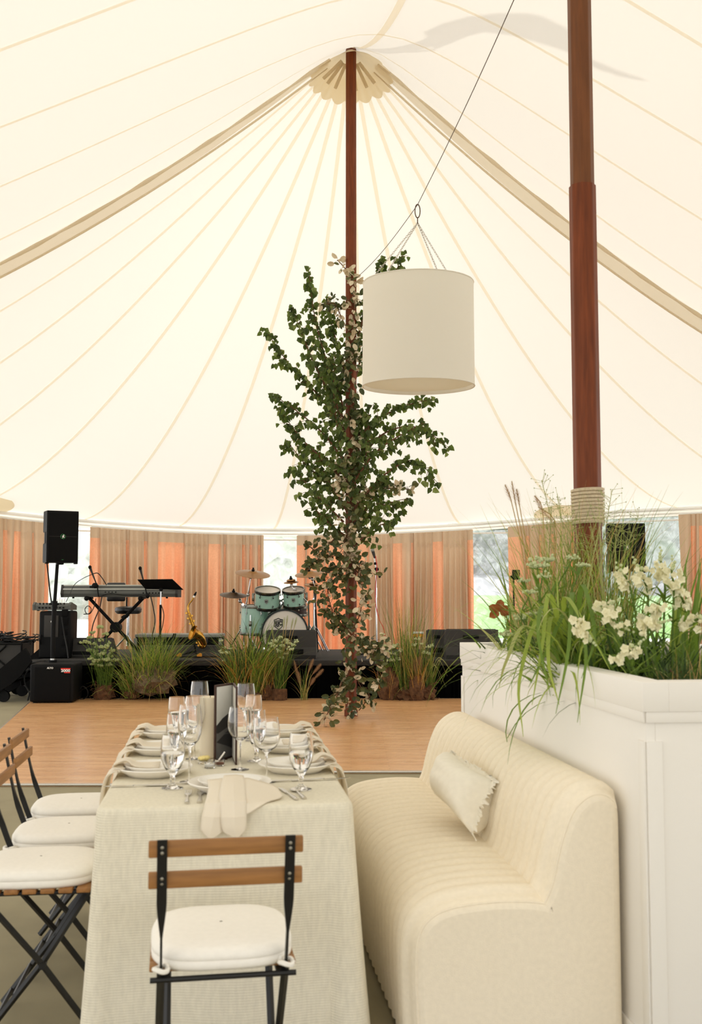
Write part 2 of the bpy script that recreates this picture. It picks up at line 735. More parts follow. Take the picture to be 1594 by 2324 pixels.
col = MB()                                          # scalloped reinforcement round the peak
rows = []
for s in (.0065, .02, .03, .04, .048):
    row = []
    for j in range(97):
        a = -pi + 2 * pi * j / 96
        k = s * (1 + (.1 * abs(sin(a * 8)) if s > .045 else 0))
        r = eave_r(a if abs(a) < pi / 2 else pi - a) * k
        u, v = cos(a) * r, sin(a) * r
        p = roof(max(u, 0) if u > 0 else u, v, -.05)
        if u < 0:
            p.z = min(p.z, roof(0, hypot(u, v), -.05).z + .4 * abs(u))
        row.append(p)
    rows.append(row)
col.grid(rows)
pk = col.build('peak_collar', 'patch', ceiling, label='scalloped beige reinforcement around the peak')
st = MB()
for a in (-70, -48, -25, 20, 45, 68):
    a = R(a)
    pr = []
    for t in (.012, .024, .036):
        p = POLE + AX * (cos(a) * t * T_R) + SD * (sin(a) * t * T_R)
        p.z = roof_z(cos(a) * t * T_R, sin(a) * t * T_R) - .085
        pr.append(p)
    st.tube(pr, .022, 5)
st.build('peak_strap', 'lacing_band', pk)

for sg in (-1, 1):
    a0 = R(36.9) * sg
    b = MB()
    rows = []
    for i in range(9):
        t = i / 8
        hw = .072 * sqrt(max(0, 1 - (1 - t) ** 2.2)) + .002
        rows.append([roof_polar(a0 + hw * (j / 8 - .5) * 2, .885 + .112 * t + .006 * noise.noise(V((j * .7, i * .6, sg))), -.02) for j in range(9)])
    b.grid(rows)
    b.build('corner_patch', 'patch', ceiling, label='half-round beige reinforcement patch at the eave')


def wall_pt(a, z, k=.985):
    r = eave_r(a) * k
    p = POLE + AX * (cos(a) * r) + SD * (sin(a) * r)
    p.z = z
    return p


def wall_a(px, k=.985):
    """angle round the end wall seen at a picture column"""
    lo, hi = R(-85), R(85)
    for _ in range(50):
        m = (lo + hi) / 2
        p = wall_pt(m, 0, k)
        if 797 + FPX * p.x / p.y < px:
            lo = m
        else:
            hi = m
    return (lo + hi) / 2


# eave track
b = MB()
AW = [R(-88 + 176 * i / 110) for i in range(111)]
b.tube([wall_pt(a, eave_z(a) - .045, .99) for a in AW], .035, 8)
b.tube([wall_pt(a, eave_z(a) - .125, .988) for a in AW], .016, 6)
b.build('trim_1', 'white_metal', kind='structure')
b = MB()
rows = []
for z in (-.02, -.17):
    rows.append([wall_pt(a, eave_z(a) + z, 1.0) for a in AW])
b.grid(rows)
b.build('trim_2', 'canopy', kind='structure')

# windows: sheets of clear vinyl between the drapes
WIN = [(96, 222), (585, 690), (1060, 1172), (1330, 1560)]
for i, (x0, x1) in enumerate(WIN):
    a0, a1 = wall_a(x0, 1.0), wall_a(x1, 1.0)
    root = thing('window_%d' % (i + 1), 'clear vinyl window', 'window')
    del root['label'], root['category']
    root['kind'] = 'structure'
    b = MB()
    b.grid([[wall_pt(a0 + (a1 - a0) * j / 8, z, 1.0 + .002 * noise.noise(V((j, z * 2, i)))) for j in range(9)] for z in
            [.02 + (eave_z((a0 + a1) / 2) - .2) * q / 12 for q in range(13)]])
    b.build('pane', 'clear_vinyl', root, smooth=True)
    b = MB()
    for a in (a0 + (a1 - a0) * .02, a0 + (a1 - a0) * .98):
        b.tube([wall_pt(a, .02, .998), wall_pt(a, eave_z(a) - .15, .998)], .02, 6)
    b.tube([wall_pt(a0 + (a1 - a0) * j / 8, eave_z((a0 + a1) / 2) - .24, .998) for j in range(9)], .018, 6)
    b.build('window_frame', 'white_metal', root)

# drapes


def drape(px0, px1, seed, stripes, label):
    rng = random.Random(seed)
    a0, a1 = wall_a(px0, .975), wall_a(px1, .975)
    mid = wall_pt((a0 + a1) / 2, 0, .975)
    DH = T_ZE - .16
    root = thing('curtain', label, 'curtain', mid, group='drapes along the end wall of the tent')
    tot = sum(w for w, _ in stripes)
    acc = 0.
    length = (a1 - a0) * T_R
    for w, c in stripes:
        b0, b1 = a0 + (a1 - a0) * acc / tot, a0 + (a1 - a0) * (acc + w) / tot
        acc += w
        b0, b1 = b0 - .0022, b1 + .0022
        L = length * w / tot
        nf = max(1, int(L / (.1 if c == 't' else .15)))
        n = nf * 10
        ph = [rng.uniform(.55, 1.3) for _ in range(nf + 2)]
        base = rng.uniform(-.02, .02)

        def P(j, z):
            t = j / n
            f = t * nf
            k = int(f)
            am = (ph[min(k, nf)] * (1 - (f - k)) + ph[min(k + 1, nf + 1)] * (f - k))
            drop = (DH - z) / DH
            amp = (.016 + .066 * min(1, drop * 2.2)) * am
            off = amp * sin(2 * pi * f + .5 * sin(z * 1.3 + k)) + base * min(1, drop * 4)
            aa = b0 + (b1 - b0) * t
            z = z + (eave_z(aa) - T_ZE) * (z / DH)
            p = wall_pt(aa + .0016 * sin(k * 5 + z * 1.1) * drop, z, .975 + off / T_R)
            return p
        zs = [DH, DH - .02, DH - .05, DH - .12, DH - .2]
        hd = MB()
        m = MB()
        zz = [DH - .2 - (DH - .22) * q / 10 for q in range(11)]
        m.grid([[P(j, z) for j in range(n + 1)] for z in zz])
        hd.grid([[P(j, z) for j in range(n + 1)] for z in zs])
        pn = m.build('fabric_panel', 'taupe_drape' if c == 't' else 'orange_drape', root,
                     label='taupe fabric panel' if c == 't' else 'orange fabric panel')
        hd.build('heading', 'taupe_drape', pn, label='taupe gathered heading')
    rod = MB()
    rod.tube([wall_pt(a0 + (a1 - a0) * j / 10, eave_z(a0 + (a1 - a0) * j / 10) - .145, .975) for j in range(11)], .014, 6)
    rod.build('rod', 'white_metal', root)
    return root


drape(-60, 108, 1, [(30, 't'), (30, 't'), (9, 'o'), (16, 't'), (14, 'o'), (26, 't'), (3, 'o'), (26, 't'), (9, 'o')],
      'taupe and orange drape at the left edge behind the folded wagon')
drape(206, 596, 2, [(14, 'o'), (54, 't'), (5, 'o'), (30, 't'), (6, 'o'), (22, 't'), (52, 'o'), (50, 't'), (22, 'o'), (8, 't'), (4, 'o'), (34, 't'), (5, 'o'), (10, 't'), (5, 'o'), (12, 't'), (4, 'o'), (7, 't')],
      'wide taupe and orange drape behind the keyboard and saxophone')
drape(676, 1072, 3, [(14, 'o'), (4, 't'), (36, 'o'), (5, 't'), (60, 'o'), (5, 't'), (30, 'o'), (54, 't'), (20, 'o'), (20, 't'), (4, 'o'), (44, 't'), (20, 'o'), (56, 't'), (12, 'o')],
      'taupe and orange drape behind the leafy pole and the microphone stand')
drape(1156, 1350, 4, [(24, 'o'), (10, 't'), (6, 'o'), (22, 't'), (5, 'o'), (20, 't'), (5, 'o'), (36, 't'), (10, 'o'), (40, 't')],
      'taupe and orange drape behind the tall grass in the white planter')
drape(1545, 1680, 5, [(16, 't'), (8, 'o'), (6, 't'), (16, 'o'), (5, 't'), (24, 'o'), (20, 't')],
      'taupe and orange drape at the right edge beside the loudspeaker window')

# floors and the ground outside
b = MB()
b.add([(-10.5, -8, 0), (11.5, -8, 0), (11.5, 21.9, 0), (-10.5, 21.9, 0)], [(0, 1, 2, 3)])
b.build('floor', 'matting', smooth=False, kind='structure')
b = MB()
b.add([(-90, 21.9, -.03), (90, 21.9, -.03), (90, 140, -.03), (-90, 140, -.03), (-90, -60, -.03), (-10.5, -60, -.03), (-10.5, 21.9, -.03),
       (11.5, 21.9, -.03), (11.5, -60, -.03), (90, -60, -.03), (-10.5, -8, -.03), (11.5, -8, -.03)],
      [(0, 1, 2, 3), (4, 5, 6, 0), (7, 8, 9, 1), (5, 8, 11, 10)])
b.build('ground', 'gravel', smooth=False, kind='structure')
b = MB()
b.grid([[V((x, y, z)) for x in (4, 8, 12, 16, 20)] for y, z in ((34, -.04), (37, .9), (42, 1.15), (50, 1.3))])
b.build('lawn_bank', 'lawn', kind='structure')
b = MB()
b.grid([[V((x, y, z)) for x in (-2, 6, 12, 18, 26)] for y, z in ((51, 1.2), (56, 2.2), (62, 2.6))])
b.build('road_bank', 'road', kind='structure')

DANCE = [(-4.24, 14.25), (-3.05, 7.94), (-1.0, 7.94), (-1.0, 8.5), (4.6, 8.5), (4.6, 14.25)]
dance = thing('dance_floor', 'x', 'x', (0, 0, 0))
del dance['label'], dance['category']
dance['kind'] = 'structure'
b = MB()
b.prism([(x, y, 0.003) for x, y in DANCE], (0, 0, .022))
b.build('planks', 'oak_planks', dance, smooth=False)
b = MB()
n = len(DANCE)
for i in range(n):
    p, q = V((*DANCE[i], .014)), V((*DANCE[(i + 1) % n], .014))
    d = (q - p).normalized()
    o = V((d.y, -d.x, 0)) * -.008
    b.tube([p + o, q + o], .013, 6)
b.build('edge_trim', 'silver', dance)


# ================================================================ POLES
def tent_pole(name, label, base, r, top, rope, joint=None, turn=0.):
    root = thing(name, label, 'pole', base, turn, group='varnished wooden tent poles')

    def ring(z, rr):
        out = []
        for k in range(8):
            for d in (-.06, .06):
                a = pi / 4 * k + d + pi / 8
                out.append(V((rr * cos(a), rr * sin(a), z)))
        return out
    b = MB()
    z1 = joint or top
    b.grid([ring(z, r * (1 - .06 * z / top)) for z in (.0, .3, z1 * .5, z1)], closed=True)
    b.f.append(tuple(range(len(b.v) - 16, len(b.v))))
    b.m.append(0)
    b.build('shaft', 'pole_wood', root, world=False, ang=20)
    if joint:
        b = MB()
        b.grid([ring(z, r * .9 - .002 * (z > joint)) for z in (joint, joint + .01, (joint + top) / 2, top)], closed=True)
        b.build('upper_shaft', 'pole_wood_upper', root, world=False, ang=20, label='upper length above the joint')
    b = MB()
    b.grid([ring(z, rr) for z, rr in ((0, r + .012), (.07, r + .012), (.07, r))], closed=True)
    b.build('foot_block', 'pole_wood', root, world=False, ang=20)
    b = MB()
    z0, zt = rope
    nw = max(5, int((zt - z0) / .0165))
    pts = []
    for i in range(nw * 20 + 1):
        a = 2 * pi * i / 20
        pts.append(V(((r + .006) * cos(a), (r + .006) * sin(a), z0 + (zt - z0) * i / (nw * 20))))
    b.tube(pts, .0095, 5)
    b.build('rope_wrap', 'rope', root, world=False, label='pale rope wound round the pole')
    return root


cp = tent_pole('tent_pole', 'tall wooden centre pole wound with leafy branches, standing on the dance floor', (POLE.x, POLE.y, .025), .068,
               T_ZP + 1.5, (1.78, 2.08), turn=R(4))
# mast tip and pennant above the peak
b = MB()
b.blob(V((POLE.x, POLE.y, T_ZP + 1.56)), .08, 2)
b.build('finial', 'pole_wood', cp)
fz0 = at(797, 1192, FPOLE.y).z
fz1 = at(797, 1112, FPOLE.y).z
tent_pole('tent_pole', 'tall wooden pole rising out of the white planter box, bound with rope', (FPOLE.x, FPOLE.y, .003), .069,
          T_ZP + 1.2, (fz0, fz1), joint=at(797, 425, FPOLE.y).z, turn=R(9))

# pennant streaming from the centre mast, built where its shadow on the roof says it flies
FW = V((.97, -.24, 0))


def roof_hit(px, py):
    d = ray(px, py)
    t0 = None
    t = 3.0
    while t < 30:
        p = d * t + V((0, 0, EYE))
        q = p - POLE
        if roof_z(q.dot(AX), q.dot(SD)) < p.z:
            return p
        t += .01
    return p


def flag_pt(px, py):
    p = roof_hit(px, py)
    # p - SUN*s lies in the vertical plane through the mast along FW
    nrm = V((-FW.y, FW.x, 0))
    s = (p - POLE).dot(nrm) / SUN_DIR.dot(nrm)
    return p - SUN_DIR * s


UP_ = [(962, 72), (1000, 54), (1060, 38), (1130, 29), (1200, 30), (1230, 36), (1285, 62), (1345, 135), (1400, 158), (1462, 178)]
LO_ = [(985, 112), (1010, 103), (1060, 82), (1100, 72), (1160, 80), (1200, 90), (1285, 116), (1362, 160), (1400, 168), (1462, 181)]
b = MB()
rows = [[flag_pt(*p) for p in UP_], [(flag_pt(*p) + flag_pt(*q)) / 2 + V((.02, .06, 0)) * sin(i) for i, (p, q) in enumerate(zip(UP_, LO_))],
        [flag_pt(*p) for p in LO_]]
b.grid(rows)
hp = flag_pt(985, 112)
lp = V((POLE.x, POLE.y, T_ZP + .75))
b.tube([lp, lp.lerp(hp, .5) + V((0, 0, -.12)), hp], .018, 6)
fl = b.build('pennant', 'flag_cloth')
tag(fl, 'long pennant on the centre mast, seen only by its shadow on the tent roof', 'flag')

# ================================================================ LANTERN ON ITS WIRE
LX = at(948, 465, 8.85)
cableP = [at(806, 634, 12.16), LX, V((FPOLE.x - .05, FPOLE.y + .03, 5.16))]
b = MB()
b.tube([cableP[0].lerp(LX, i / 12) - V((0, 0, .05 * sin(pi * i / 12))) for i in range(13)] +
       [LX.lerp(cableP[2], i / 12) - V((0, 0, .05 * sin(pi * i / 12))) for i in range(1, 13)], .0032, 6)
tag(b.build('support_cable', 'wire'), 'thin dark cable strung between the two poles, carrying the drum lampshade', 'cable')
ct = at(947, 645, 8.85)
cb = at(947.5, 878, 8.85)
lamp = thing('pendant_lamp', 'big cream drum lampshade hanging by chains from the cable', 'lamp', (LX.x, LX.y, cb.z))
RB, RT, HL = .475, .468, ct.z - cb.z
TIL = Matrix.Rotation(R(2.4), 4, 'X')
b = MB()
prof = [(RB, 0), (RB, .006), (RT, HL - .006), (RT, HL), (RT - .008, HL), (RB - .008, .0), (RB, 0)]
b.lathe(prof, 72, TIL)
b.build('shade', 'shade_linen', lamp, world=False, ang=50)
b = MB()
rows = []
for i in range(7):
    rr = (RB - .009) * i / 6 + .001
    rows.append([TIL @ V((rr * cos(2 * pi * j / 48), rr * sin(2 * pi * j / 48), .03 + .006 * noise.noise(V((rr * 5 * cos(2 * pi * j / 48), rr * 5 * sin(2 * pi * j / 48), 2))))) for j in range(48)])
b.grid(rows, closed=True)
b.build('diffuser', 'shade_diffuser', lamp, world=False, label='sheer fabric disc closing the underside')
for z, rr in ((.004, RB), (HL - .004, RT)):
    b = MB()
    b.tube([TIL @ V((rr * cos(2 * pi * j / 60), rr * sin(2 * pi * j / 60), z)) for j in range(61)], .005, 6)
    b.build('rim', 'shade_linen', lamp, world=False)
zt = LX.z - cb.z
ringz = zt - .16
for k, a in enumerate((R(35), R(52), R(-148), R(-128))):
    b = MB()
    p0 = V((0, 0, ringz))
    p1 = TIL @ V((RT * .97 * cos(a), RT * .97 * sin(a), HL - .01))
    n = int((p1 - p0).length / .022)
    d = (p1 - p0).normalized()
    x, y = basis(d)
    for i in range(n):
        c = p0.lerp(p1, (i + .5) / n)
        s = x if i % 2 else y
        b.tube([c + d * .014 * cos(q) + s * .007 * sin(q) for q in [2 * pi * j / 8 for j in range(9)]], .0022, 4, caps=False)
    b.build('chain', 'chain', lamp, world=False)
b = MB()
b.tube([V((.022 * sin(q), 0, zt - .055 + .06 * cos(q))) for q in [2 * pi * j / 16 for j in range(17)]], .005, 6, caps=False)
b.tube([V((0, .012 * sin(q), zt - .138 + .028 * cos(q))) for q in [2 * pi * j / 12 for j in range(13)]], .004, 6, caps=False)
b.build('carabiner', 'wire', lamp, world=False, label='dark carabiner hook')

# ================================================================ OUTSIDE, THROUGH THE VINYL
def far_tree(x, y, h, w, m, label, seed):
    root = thing('tree', label, 'tree', (x, y, -.03), group='trees beyond the tent windows')
    rng = random.Random(seed)
    b = MB()
    b.tube([V((0, 0, 0)), V((.1, 0, h * .3)), V((0, .1, h * .7))], [.25, .2, .08], 7)
    b.build('trunk', 'bark', root, world=False)
    b = MB()
    for k in range(9):
        a = rng.uniform(0, 2 * pi)
        rr = rng.uniform(0, w * .3)
        s = rng.uniform(.28, .42) * w
        b.blob(V((rr * cos(a), rr * sin(a), h * rng.uniform(.3, .85))), (s, s, s * rng.uniform(.8, 1.1)), 3, .55, 2.6, seed=seed * 10 + k)
    b.build('crown', m, root, world=False)


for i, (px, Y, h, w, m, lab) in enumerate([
        (165, 60, 3.6, 6, 'hazed_crown_pale', 'low hazy tree on the far bank seen beside the left loudspeaker pole'),
        (640, 50, 9.5, 9, 'hazed_crown_pale', 'tall pale hazy tree seen through the vinyl above the drum kit'),
        (1085, 74, 5.2, 7, 'hazed_crown', 'hazy dark tree at the left side of the window right of the microphone stand'),
        (1155, 60, 10, 6.5, 'hazed_crown', 'taller grey tree at the right side of the window right of the microphone stand'),
        (1400, 52, 10, 7, 'hazed_crown', 'dark grey tree right behind the right-hand loudspeaker'),
        (1540, 66, 12, 8, 'hazed_crown', 'dark grey tree outside the window at the far right')]):
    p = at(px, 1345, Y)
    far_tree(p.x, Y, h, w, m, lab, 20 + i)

# ================================================================ STAGE
SZ = .52
SX0, SX1, SY0, SY1 = -4.28, 3.5, 14.36, 17.15
stage = thing('stage', 'low black-skirted stage platform behind the dance floor', 'stage', ((SX0 + SX1) / 2, SY0, 0))
b = MB()
b.box(((SX0 + SX1) / 2, (SY0 + SY1) / 2, SZ - .035), (SX1 - SX0, SY1 - SY0, .07), bev=.006)
b.build('deck', 'stage_carpet', stage, label='grey carpeted deck')
b = MB()
rows = []
per = [(SX0 + .02, SY1 - .02), (SX0 + .02, SY0 + .02), (SX1 - .02, SY0 + .02), (SX1 - .02, SY1 - .02)]
for z in (.005, .2, SZ - .06):
    row = []
    for (x0, y0), (x1, y1) in zip(per[:-1], per[1:]):
        L = hypot(x1 - x0, y1 - y0)
        n = int(L / .03)
        for i in range(n):
            t = i / n
            o = .018 * sin(i * 1.9 + sin(i * .7) * 2) * (1 - z * .9)
            nx, ny = (y1 - y0) / L, -(x1 - x0) / L
            row.append(V((x0 + (x1 - x0) * t - nx * o, y0 + (y1 - y0) * t - ny * o, z)))
    rows.append(row)
b.grid(rows)
b.build('skirt', 'black_skirt', stage, label='gathered black cloth skirt')

# steps at the left end
t = thing('stage_steps', 'black steps leading up onto the stage beside the subwoofer', 'steps', (-4.75, 14.0, 0))
pl = [at(-60, 1555, 13.95), at(0, 1518, 13.95), at(57, 1471, 13.95), at(66, 1486, 13.95), at(71, 1502, 13.95), at(46, 1535, 13.95), at(23, 1554, 13.95), at(-2, 1570, 13.95), at(-62, 1606, 13.95)]
b = MB()
b.prism(pl, (0, .05, 0))
b.build('side_panel', 'black_matte', t, ang=20)
b = MB()
b.prism([p + V((0, .85, 0)) for p in pl], (0, .05, 0))
b.build('side_panel', 'black_matte', t, ang=20)
for k in range(3):
    p = pl[0].lerp(pl[2], .35 + .26 * k)
    b = MB()
    b.box((p.x + .1, 14.4, p.z - .14), (.26, .86, .03), bev=.006)
    b.build('tread', 'black_plastic', t)
for py_, dx in ((1500, -.0),):
    for yy in (14.0, 14.78):
        b = MB()
        b.tube([V((-4.56, yy, .075)), V((-4.56, yy + .06, .075))], .075, 16)
        b.build('wheel', 'black_plastic', t)
        b = MB()
        b.tube([V((-4.56, yy + .03, .075)), V((-4.6, yy + .03, .38))], .02, 8)
        b.build('strut', 'black_plastic', t)

# folding wagon with a heap of cables
WY = 15.2
t = thing('folding_wagon', 'black folding wagon parked left of the stage, heaped with cables', 'wagon', (-4.85, WY, 0))
x0, x1, zb, zt_ = at(8, 0, WY).x, at(96, 0, WY).x, .36, at(0, 1459, WY).z
b = MB()
for (cx, sx, cy, sy) in (((x0 + x1) / 2, x1 - x0, WY - .25, .012), ((x0 + x1) / 2, x1 - x0, WY + .25, .012), (x0 + .04, .012, WY, .5), (x1, .012, WY, .5)):
    b.box((cx, cy, (zb + zt_) / 2), (sx, sy, zt_ - zb))
b.box(((x0 + x1) / 2, WY, zb), (x1 - x0, .5, .02))
b.build('basket', 'charcoal', t)
for yy in (WY - .27, WY + .27):
    b = MB()
    b.tube([V((x0 - .02, yy, zt_)), V((x1 + .02, yy, zt_))], .014, 8)
    b.tube([V((x0, yy, zt_)), V((x0 + .42, yy, zb))], .012, 8)
    b.tube([V((x0 + .01, yy, zb)), V((x0 + .36, yy, zt_ - .03))], .012, 8)
    b.tube([V((x0, yy, zb - .1)), V((x0, yy, zt_ + .02))], .014, 8)
    b.tube([V((x1, yy, zb - .1)), V((x1, yy, zt_ + .02))], .014, 8)
    for q in (.15, .27, .36):
        b.blob(V((x0 + q, yy - .014, zb + (zt_ - zb) * q / .38)), .012, 1)
    b.build('frame', 'black_plastic', t)
for xx in (x0 + .05, x1 - .05):
    for yy in (WY - .22, WY + .22):
        b = MB()
        b.tube([V((xx, yy - .025, .115)), V((xx, yy + .025, .115))], .11, 18)
        b.tube([V((xx, yy, .115)), V((xx, yy, .36))], .014, 6)
        b.build('wheel', 'black_plastic', t)
rng = random.Random(5)
b = MB()
for k in range(16):
    c = V((rng.uniform(x0 + .1, x1 + .02), WY + rng.uniform(-.16, .16), zt_ + rng.uniform(-.01, .05)))
    r0 = rng.uniform(.06, .13)
    tl = rng.uniform(-.7, .7)
    tx = rng.uniform(-.6, .6)
    pts = [c + V((r0 * cos(q * .6), r0 * sin(q * .6) * .9, r0 * (tl * cos(q * .6) + tx * sin(q * .6)) * .5 + .004 * q)) for q in range(24)]
    b.tube(pts, .008, 5)
cb_ = b.build('cable_heap', 'cable_black')
tag(cb_, 'tangled heap of black cables lying on the folding wagon', 'cables')

# ---------------------------------------------------------------- subwoofer on the floor
SWY = 13.62
p0, p1 = at(67, 1597, SWY), at(166, 1597, SWY)
w = p1.x - p0.x
hgt = at(0, 1507, SWY).z - .026
sub = thing('subwoofer', 'black subwoofer with a red 2000 badge on the dance floor corner', 'speaker', ((p0.x + p1.x) / 2, SWY, .026), R(4))
b = MB()
b.box((0, .3, hgt / 2 + .006), (w, .6, hgt - .012), bev=.03, seg=3)
b.build('cabinet', 'black_plastic', sub, world=False)
b = MB()
b.box((.008, -.004, hgt / 2), (w - .1, .03, hgt - .07), bev=.012)
b.build('grille', 'black_grille', sub, world=False)
FM = lambda x, z, y=-.0215: frame((1, 0, 0), (0, 0, 1), (0, -1, 0), (x, y, z))
b = MB()
b.box((.175, -.021, hgt - .06), (.12, .004, .018), mi=0)
b.box((.195, -.021, hgt - .108), (.075, .004, .014), mi=0)
bd = b.build('badge', 'red', sub, world=False, label='red badge bars')
tm = text_mesh('2000', .046, FM(.175, hgt - .085), .002, .0016)
for v in tm.v:
    v.x = .175 + (v.x - .175) * 1.25
tm.build('lettering', 'white_paint', bd, world=False, smooth=False, label='white number 2000')
tm = text_mesh('ALTO', .03, FM(-.02, hgt - .05), .002, .001)
tm.build('lettering', 'white_metal', sub, world=False, smooth=False, label='silver maker lettering')
for sx in (-1, 1):
    for sy in (.06, .54):
        b = MB()
        b.tube([V((sx * (w / 2 - .06), sy, 0)), V((sx * (w / 2 - .06), sy, .02))], .025, 10)
        b.build('foot', 'black_plastic', sub, world=False)

PY_ = 13.95
zt = .026 + hgt
pt = thing('speaker_pole', 'black pole standing on the 2000 subwoofer', 'pole', (at(119.5, 1500, PY_).x, PY_, zt))
pa_b = at(125, 1282, PY_).z
b = MB()
b.tube([V((0, 0, 0)), V((0, 0, .03))], .055, 16)
b.build('flange', 'black_plastic', pt, world=False)
b = MB()
b.tube([V((0, 0, .02)), V((0, 0, .45)), V((.01, 0, .8))], .03, 14)
b.build('lower_tube', 'black_plastic', pt, world=False)
b = MB()
b.tube([V((.01, 0, .78)), V((.035, 0, pa_b - zt + .01))], .022, 14)
b.build('upper_tube', 'black_plastic', pt, world=False)
b = MB()
b.tube([V((-.06, 0, .76)), V((.07, 0, .76))], .012, 8)
b.tube([V((.01, 0, .72)), V((.01, 0, .8))], .036, 14)
b.build('locking_collar', 'black_plastic', pt, world=False)
b = MB()
b.tube([V((0, 0, .03)), V((0, 0, .05))], .032, 14)
b.build('collar_ring', 'silver', pt, world=False)


def pa_speaker(label, loc, rz, w, h, d):
    root = thing('loudspeaker', label, 'speaker', loc, rz, group='black loudspeakers raised on poles')
    b = MB()
    # cabinet plan: wide front, tapering to the back, with a handle recess on each side
    pl = [(-w / 2, 0), (w / 2, 0), (w / 2, .24), (w * .36, d), (-w * .36, d), (-w / 2, .24)]
    zz = [(0, .985), (.02, 1), (h * .36, 1), (h * .38, .93), (h * .58, .93), (h * .6, 1), (h - .02, 1), (h, .985)]
    rows = [[V((x * (k if 0 < i < 5 or True else 1) if not (h * .37 < z < h * .59 and i in (0, 1)) else x, y, z)) for i, (x, y) in enumerate(pl)] for z, k in zz]
    b.grid(rows, closed=True)
    n = len(b.v)
    b.f.append(tuple(range(5, -1, -1)))
    b.f.append(tuple(range(n - 6, n)))
    b.m += [0, 0]
    b.build('cabinet', 'black_plastic', root, world=False, ang=20)
    b = MB()
    b.box((0, -.008, h / 2), (w - .02, .03, h - .03), bev=.012)
    b.build('grille', 'black_grille', root, world=False)
    b = MB()
    b.box((0, -.0245, h * .5), (w - .05, .002, .003))
    b.build('grille_seam', 'charcoal', root, world=False)
    b = MB()
    M = frame((1, 0, 0), (0, 0, 1), (0, -1, 0), (0, -.026, h * .5))
    b.tube([M @ V((.03 * cos(q), .03 * sin(q), 0)) for q in [2 * pi * j / 24 for j in range(25)]], .0035, 6, caps=False)
    bd = b.build('badge_ring', 'green_ring', root, world=False, label='round green badge ring')
    b = MB()
    for q in ([(-.012, -.02), (-.002, -.021), (.004, -.004), (.014, -.018), (.02, -.014), (.008, .004), (.016, .004), (.014, .012), (-.004, .012), (-.016, .004), (-.012, 0), (-.004, .002), (-.006, -.006)],
              [(.0, .014), (.012, .014), (.013, .024), (.003, .025)]):
        b.prism([M @ V((x, y, 0)) for x, y in q], (0, -.002, 0))
    b.build('badge_mark', 'white_paint', bd, world=False, smooth=False, label='small white badge mark')
    b = MB()
    b.box((0, -.026, .035), (.022, .004, .007))
    b.build('power_light', 'green_ring', root, world=False)
    for s in (-1, 1):
        b = MB()
        b.tube([V((s * w * .47, .09, h * .37)), V((s * w * .47, .09, h * .59))], .014, 8)
        b.build('handle', 'black_plastic', root, world=False)
        b = MB()
        b.box((s * w * .46, .06, -.008), (.04, .08, .02), bev=.004)
        b.build('foot', 'black_plastic', root, world=False)
    b = MB()
    b.box((0, d * .4, -.01), (.09, .09, .03), bev=.01)
    b.build('pole_socket', 'black_plastic', root, world=False)
    return root


sl = at(108, 1280, 13.7)
pa_speaker('black loudspeaker on the pole above the 2000 subwoofer', (at(141, 1280, 13.72).x, 13.72, pa_b + .025), R(27), .405,
           at(0, 1160, 13.7).z - pa_b - .02, .36)
rp = at(1424, 1300, 12.4)
rz_ = pa_speaker('black loudspeaker on a stand at the right, half hidden by the planter grass', (rp.x, 12.4, rp.z + .02), R(-8), .43, .56, .36)
t = thing('speaker_stand', 'black tripod stand under the right-hand loudspeaker behind the planter', 'stand', (rp.x + .03, 12.56, .003))
b = MB()
b.tube([V((0, 0, .3)), V((0, 0, rp.z + .01))], .02, 12)
b.build('pole', 'black_plastic', t, world=False)
for k in range(3):
    a = R(30 + 120 * k)
    b = MB()
    b.tube([V((0, 0, .75)), V((.5 * cos(a), .5 * sin(a), .012))], .014, 8)
    b.tube([V((0, 0, .38)), V((.25 * cos(a), .25 * sin(a), .38))], .01, 8)
    b.build('leg', 'black_plastic', t, world=False)

# small black box on a stand, right of the third window
bp_ = at(1166, 1305, 14.0)
t = thing('desk_stand', 'small black box on a thin stand seen left of the tall planter grass', 'stand', (bp_.x, 14.0, .003))
b = MB()
b.tube([V((0, 0, .0)), V((0, 0, bp_.z))], .012, 8)
b.build('pole', 'black_plastic', t, world=False)
b = MB()
b.tube([V((0, 0, 0)), V((0, 0, .02))], .15, 20)
b.build('base', 'black_plastic', t, world=False)
b = MB()
b.box((.03, -.02, bp_.z), (.1, .05, .13), bev=.008)
b.box((-.03, -.02, bp_.z - .03), (.03, .03, .04), bev=.004)
b.build('box', 'black_plastic', t, world=False)


# ---------------------------------------------------------------- loudspeaker standing on the stage, with a mixer on it
UY = 14.75
u0, u1 = at(120, 0, UY).x, at(188, 0, UY).x
uh = at(0, 1387, UY).z - SZ
t = thing('loudspeaker', 'tall black loudspeaker standing on the left end of the stage', 'speaker', ((u0 + u1) / 2, UY, SZ))
uw = u1 - u0
b = MB()
b.box((0, .2, uh / 2), (uw, .4, uh), bev=.03, seg=3)
b.build('cabinet', 'black_plastic', t, world=False)
b = MB()
for z in (.06, .2, .34, .48, .6):
    b.box((uw * .33, -.012, z + .03), (uw * .2, .03, .1), bev=.01)
b.build('heat_fins', 'black_matte', t, world=False)
b = MB()
b.box((-uw * .1, -.006, uh * .68), (.2, .015, .3), bev=.006)
pn = b.build('input_panel', 'charcoal', t, world=False)
b = MB()
b.box((-uw * .1 + .02, -.018, uh * .78), (.05, .01, .02))
b.box((-uw * .1 + .02, -.018, uh * .7), (.03, .01, .05))
b.build('socket', 'white_metal', pn, world=False, label='pale connector plate')
b = MB()
b.tube([V((-uw * .42, -.02, uh * .3)), V((-uw * .42, -.05, uh * .4)), V((-uw * .42, -.02, uh * .5))], .014, 8)
b.build('handle', 'black_plastic', t, world=False)
mz = SZ + uh + .002
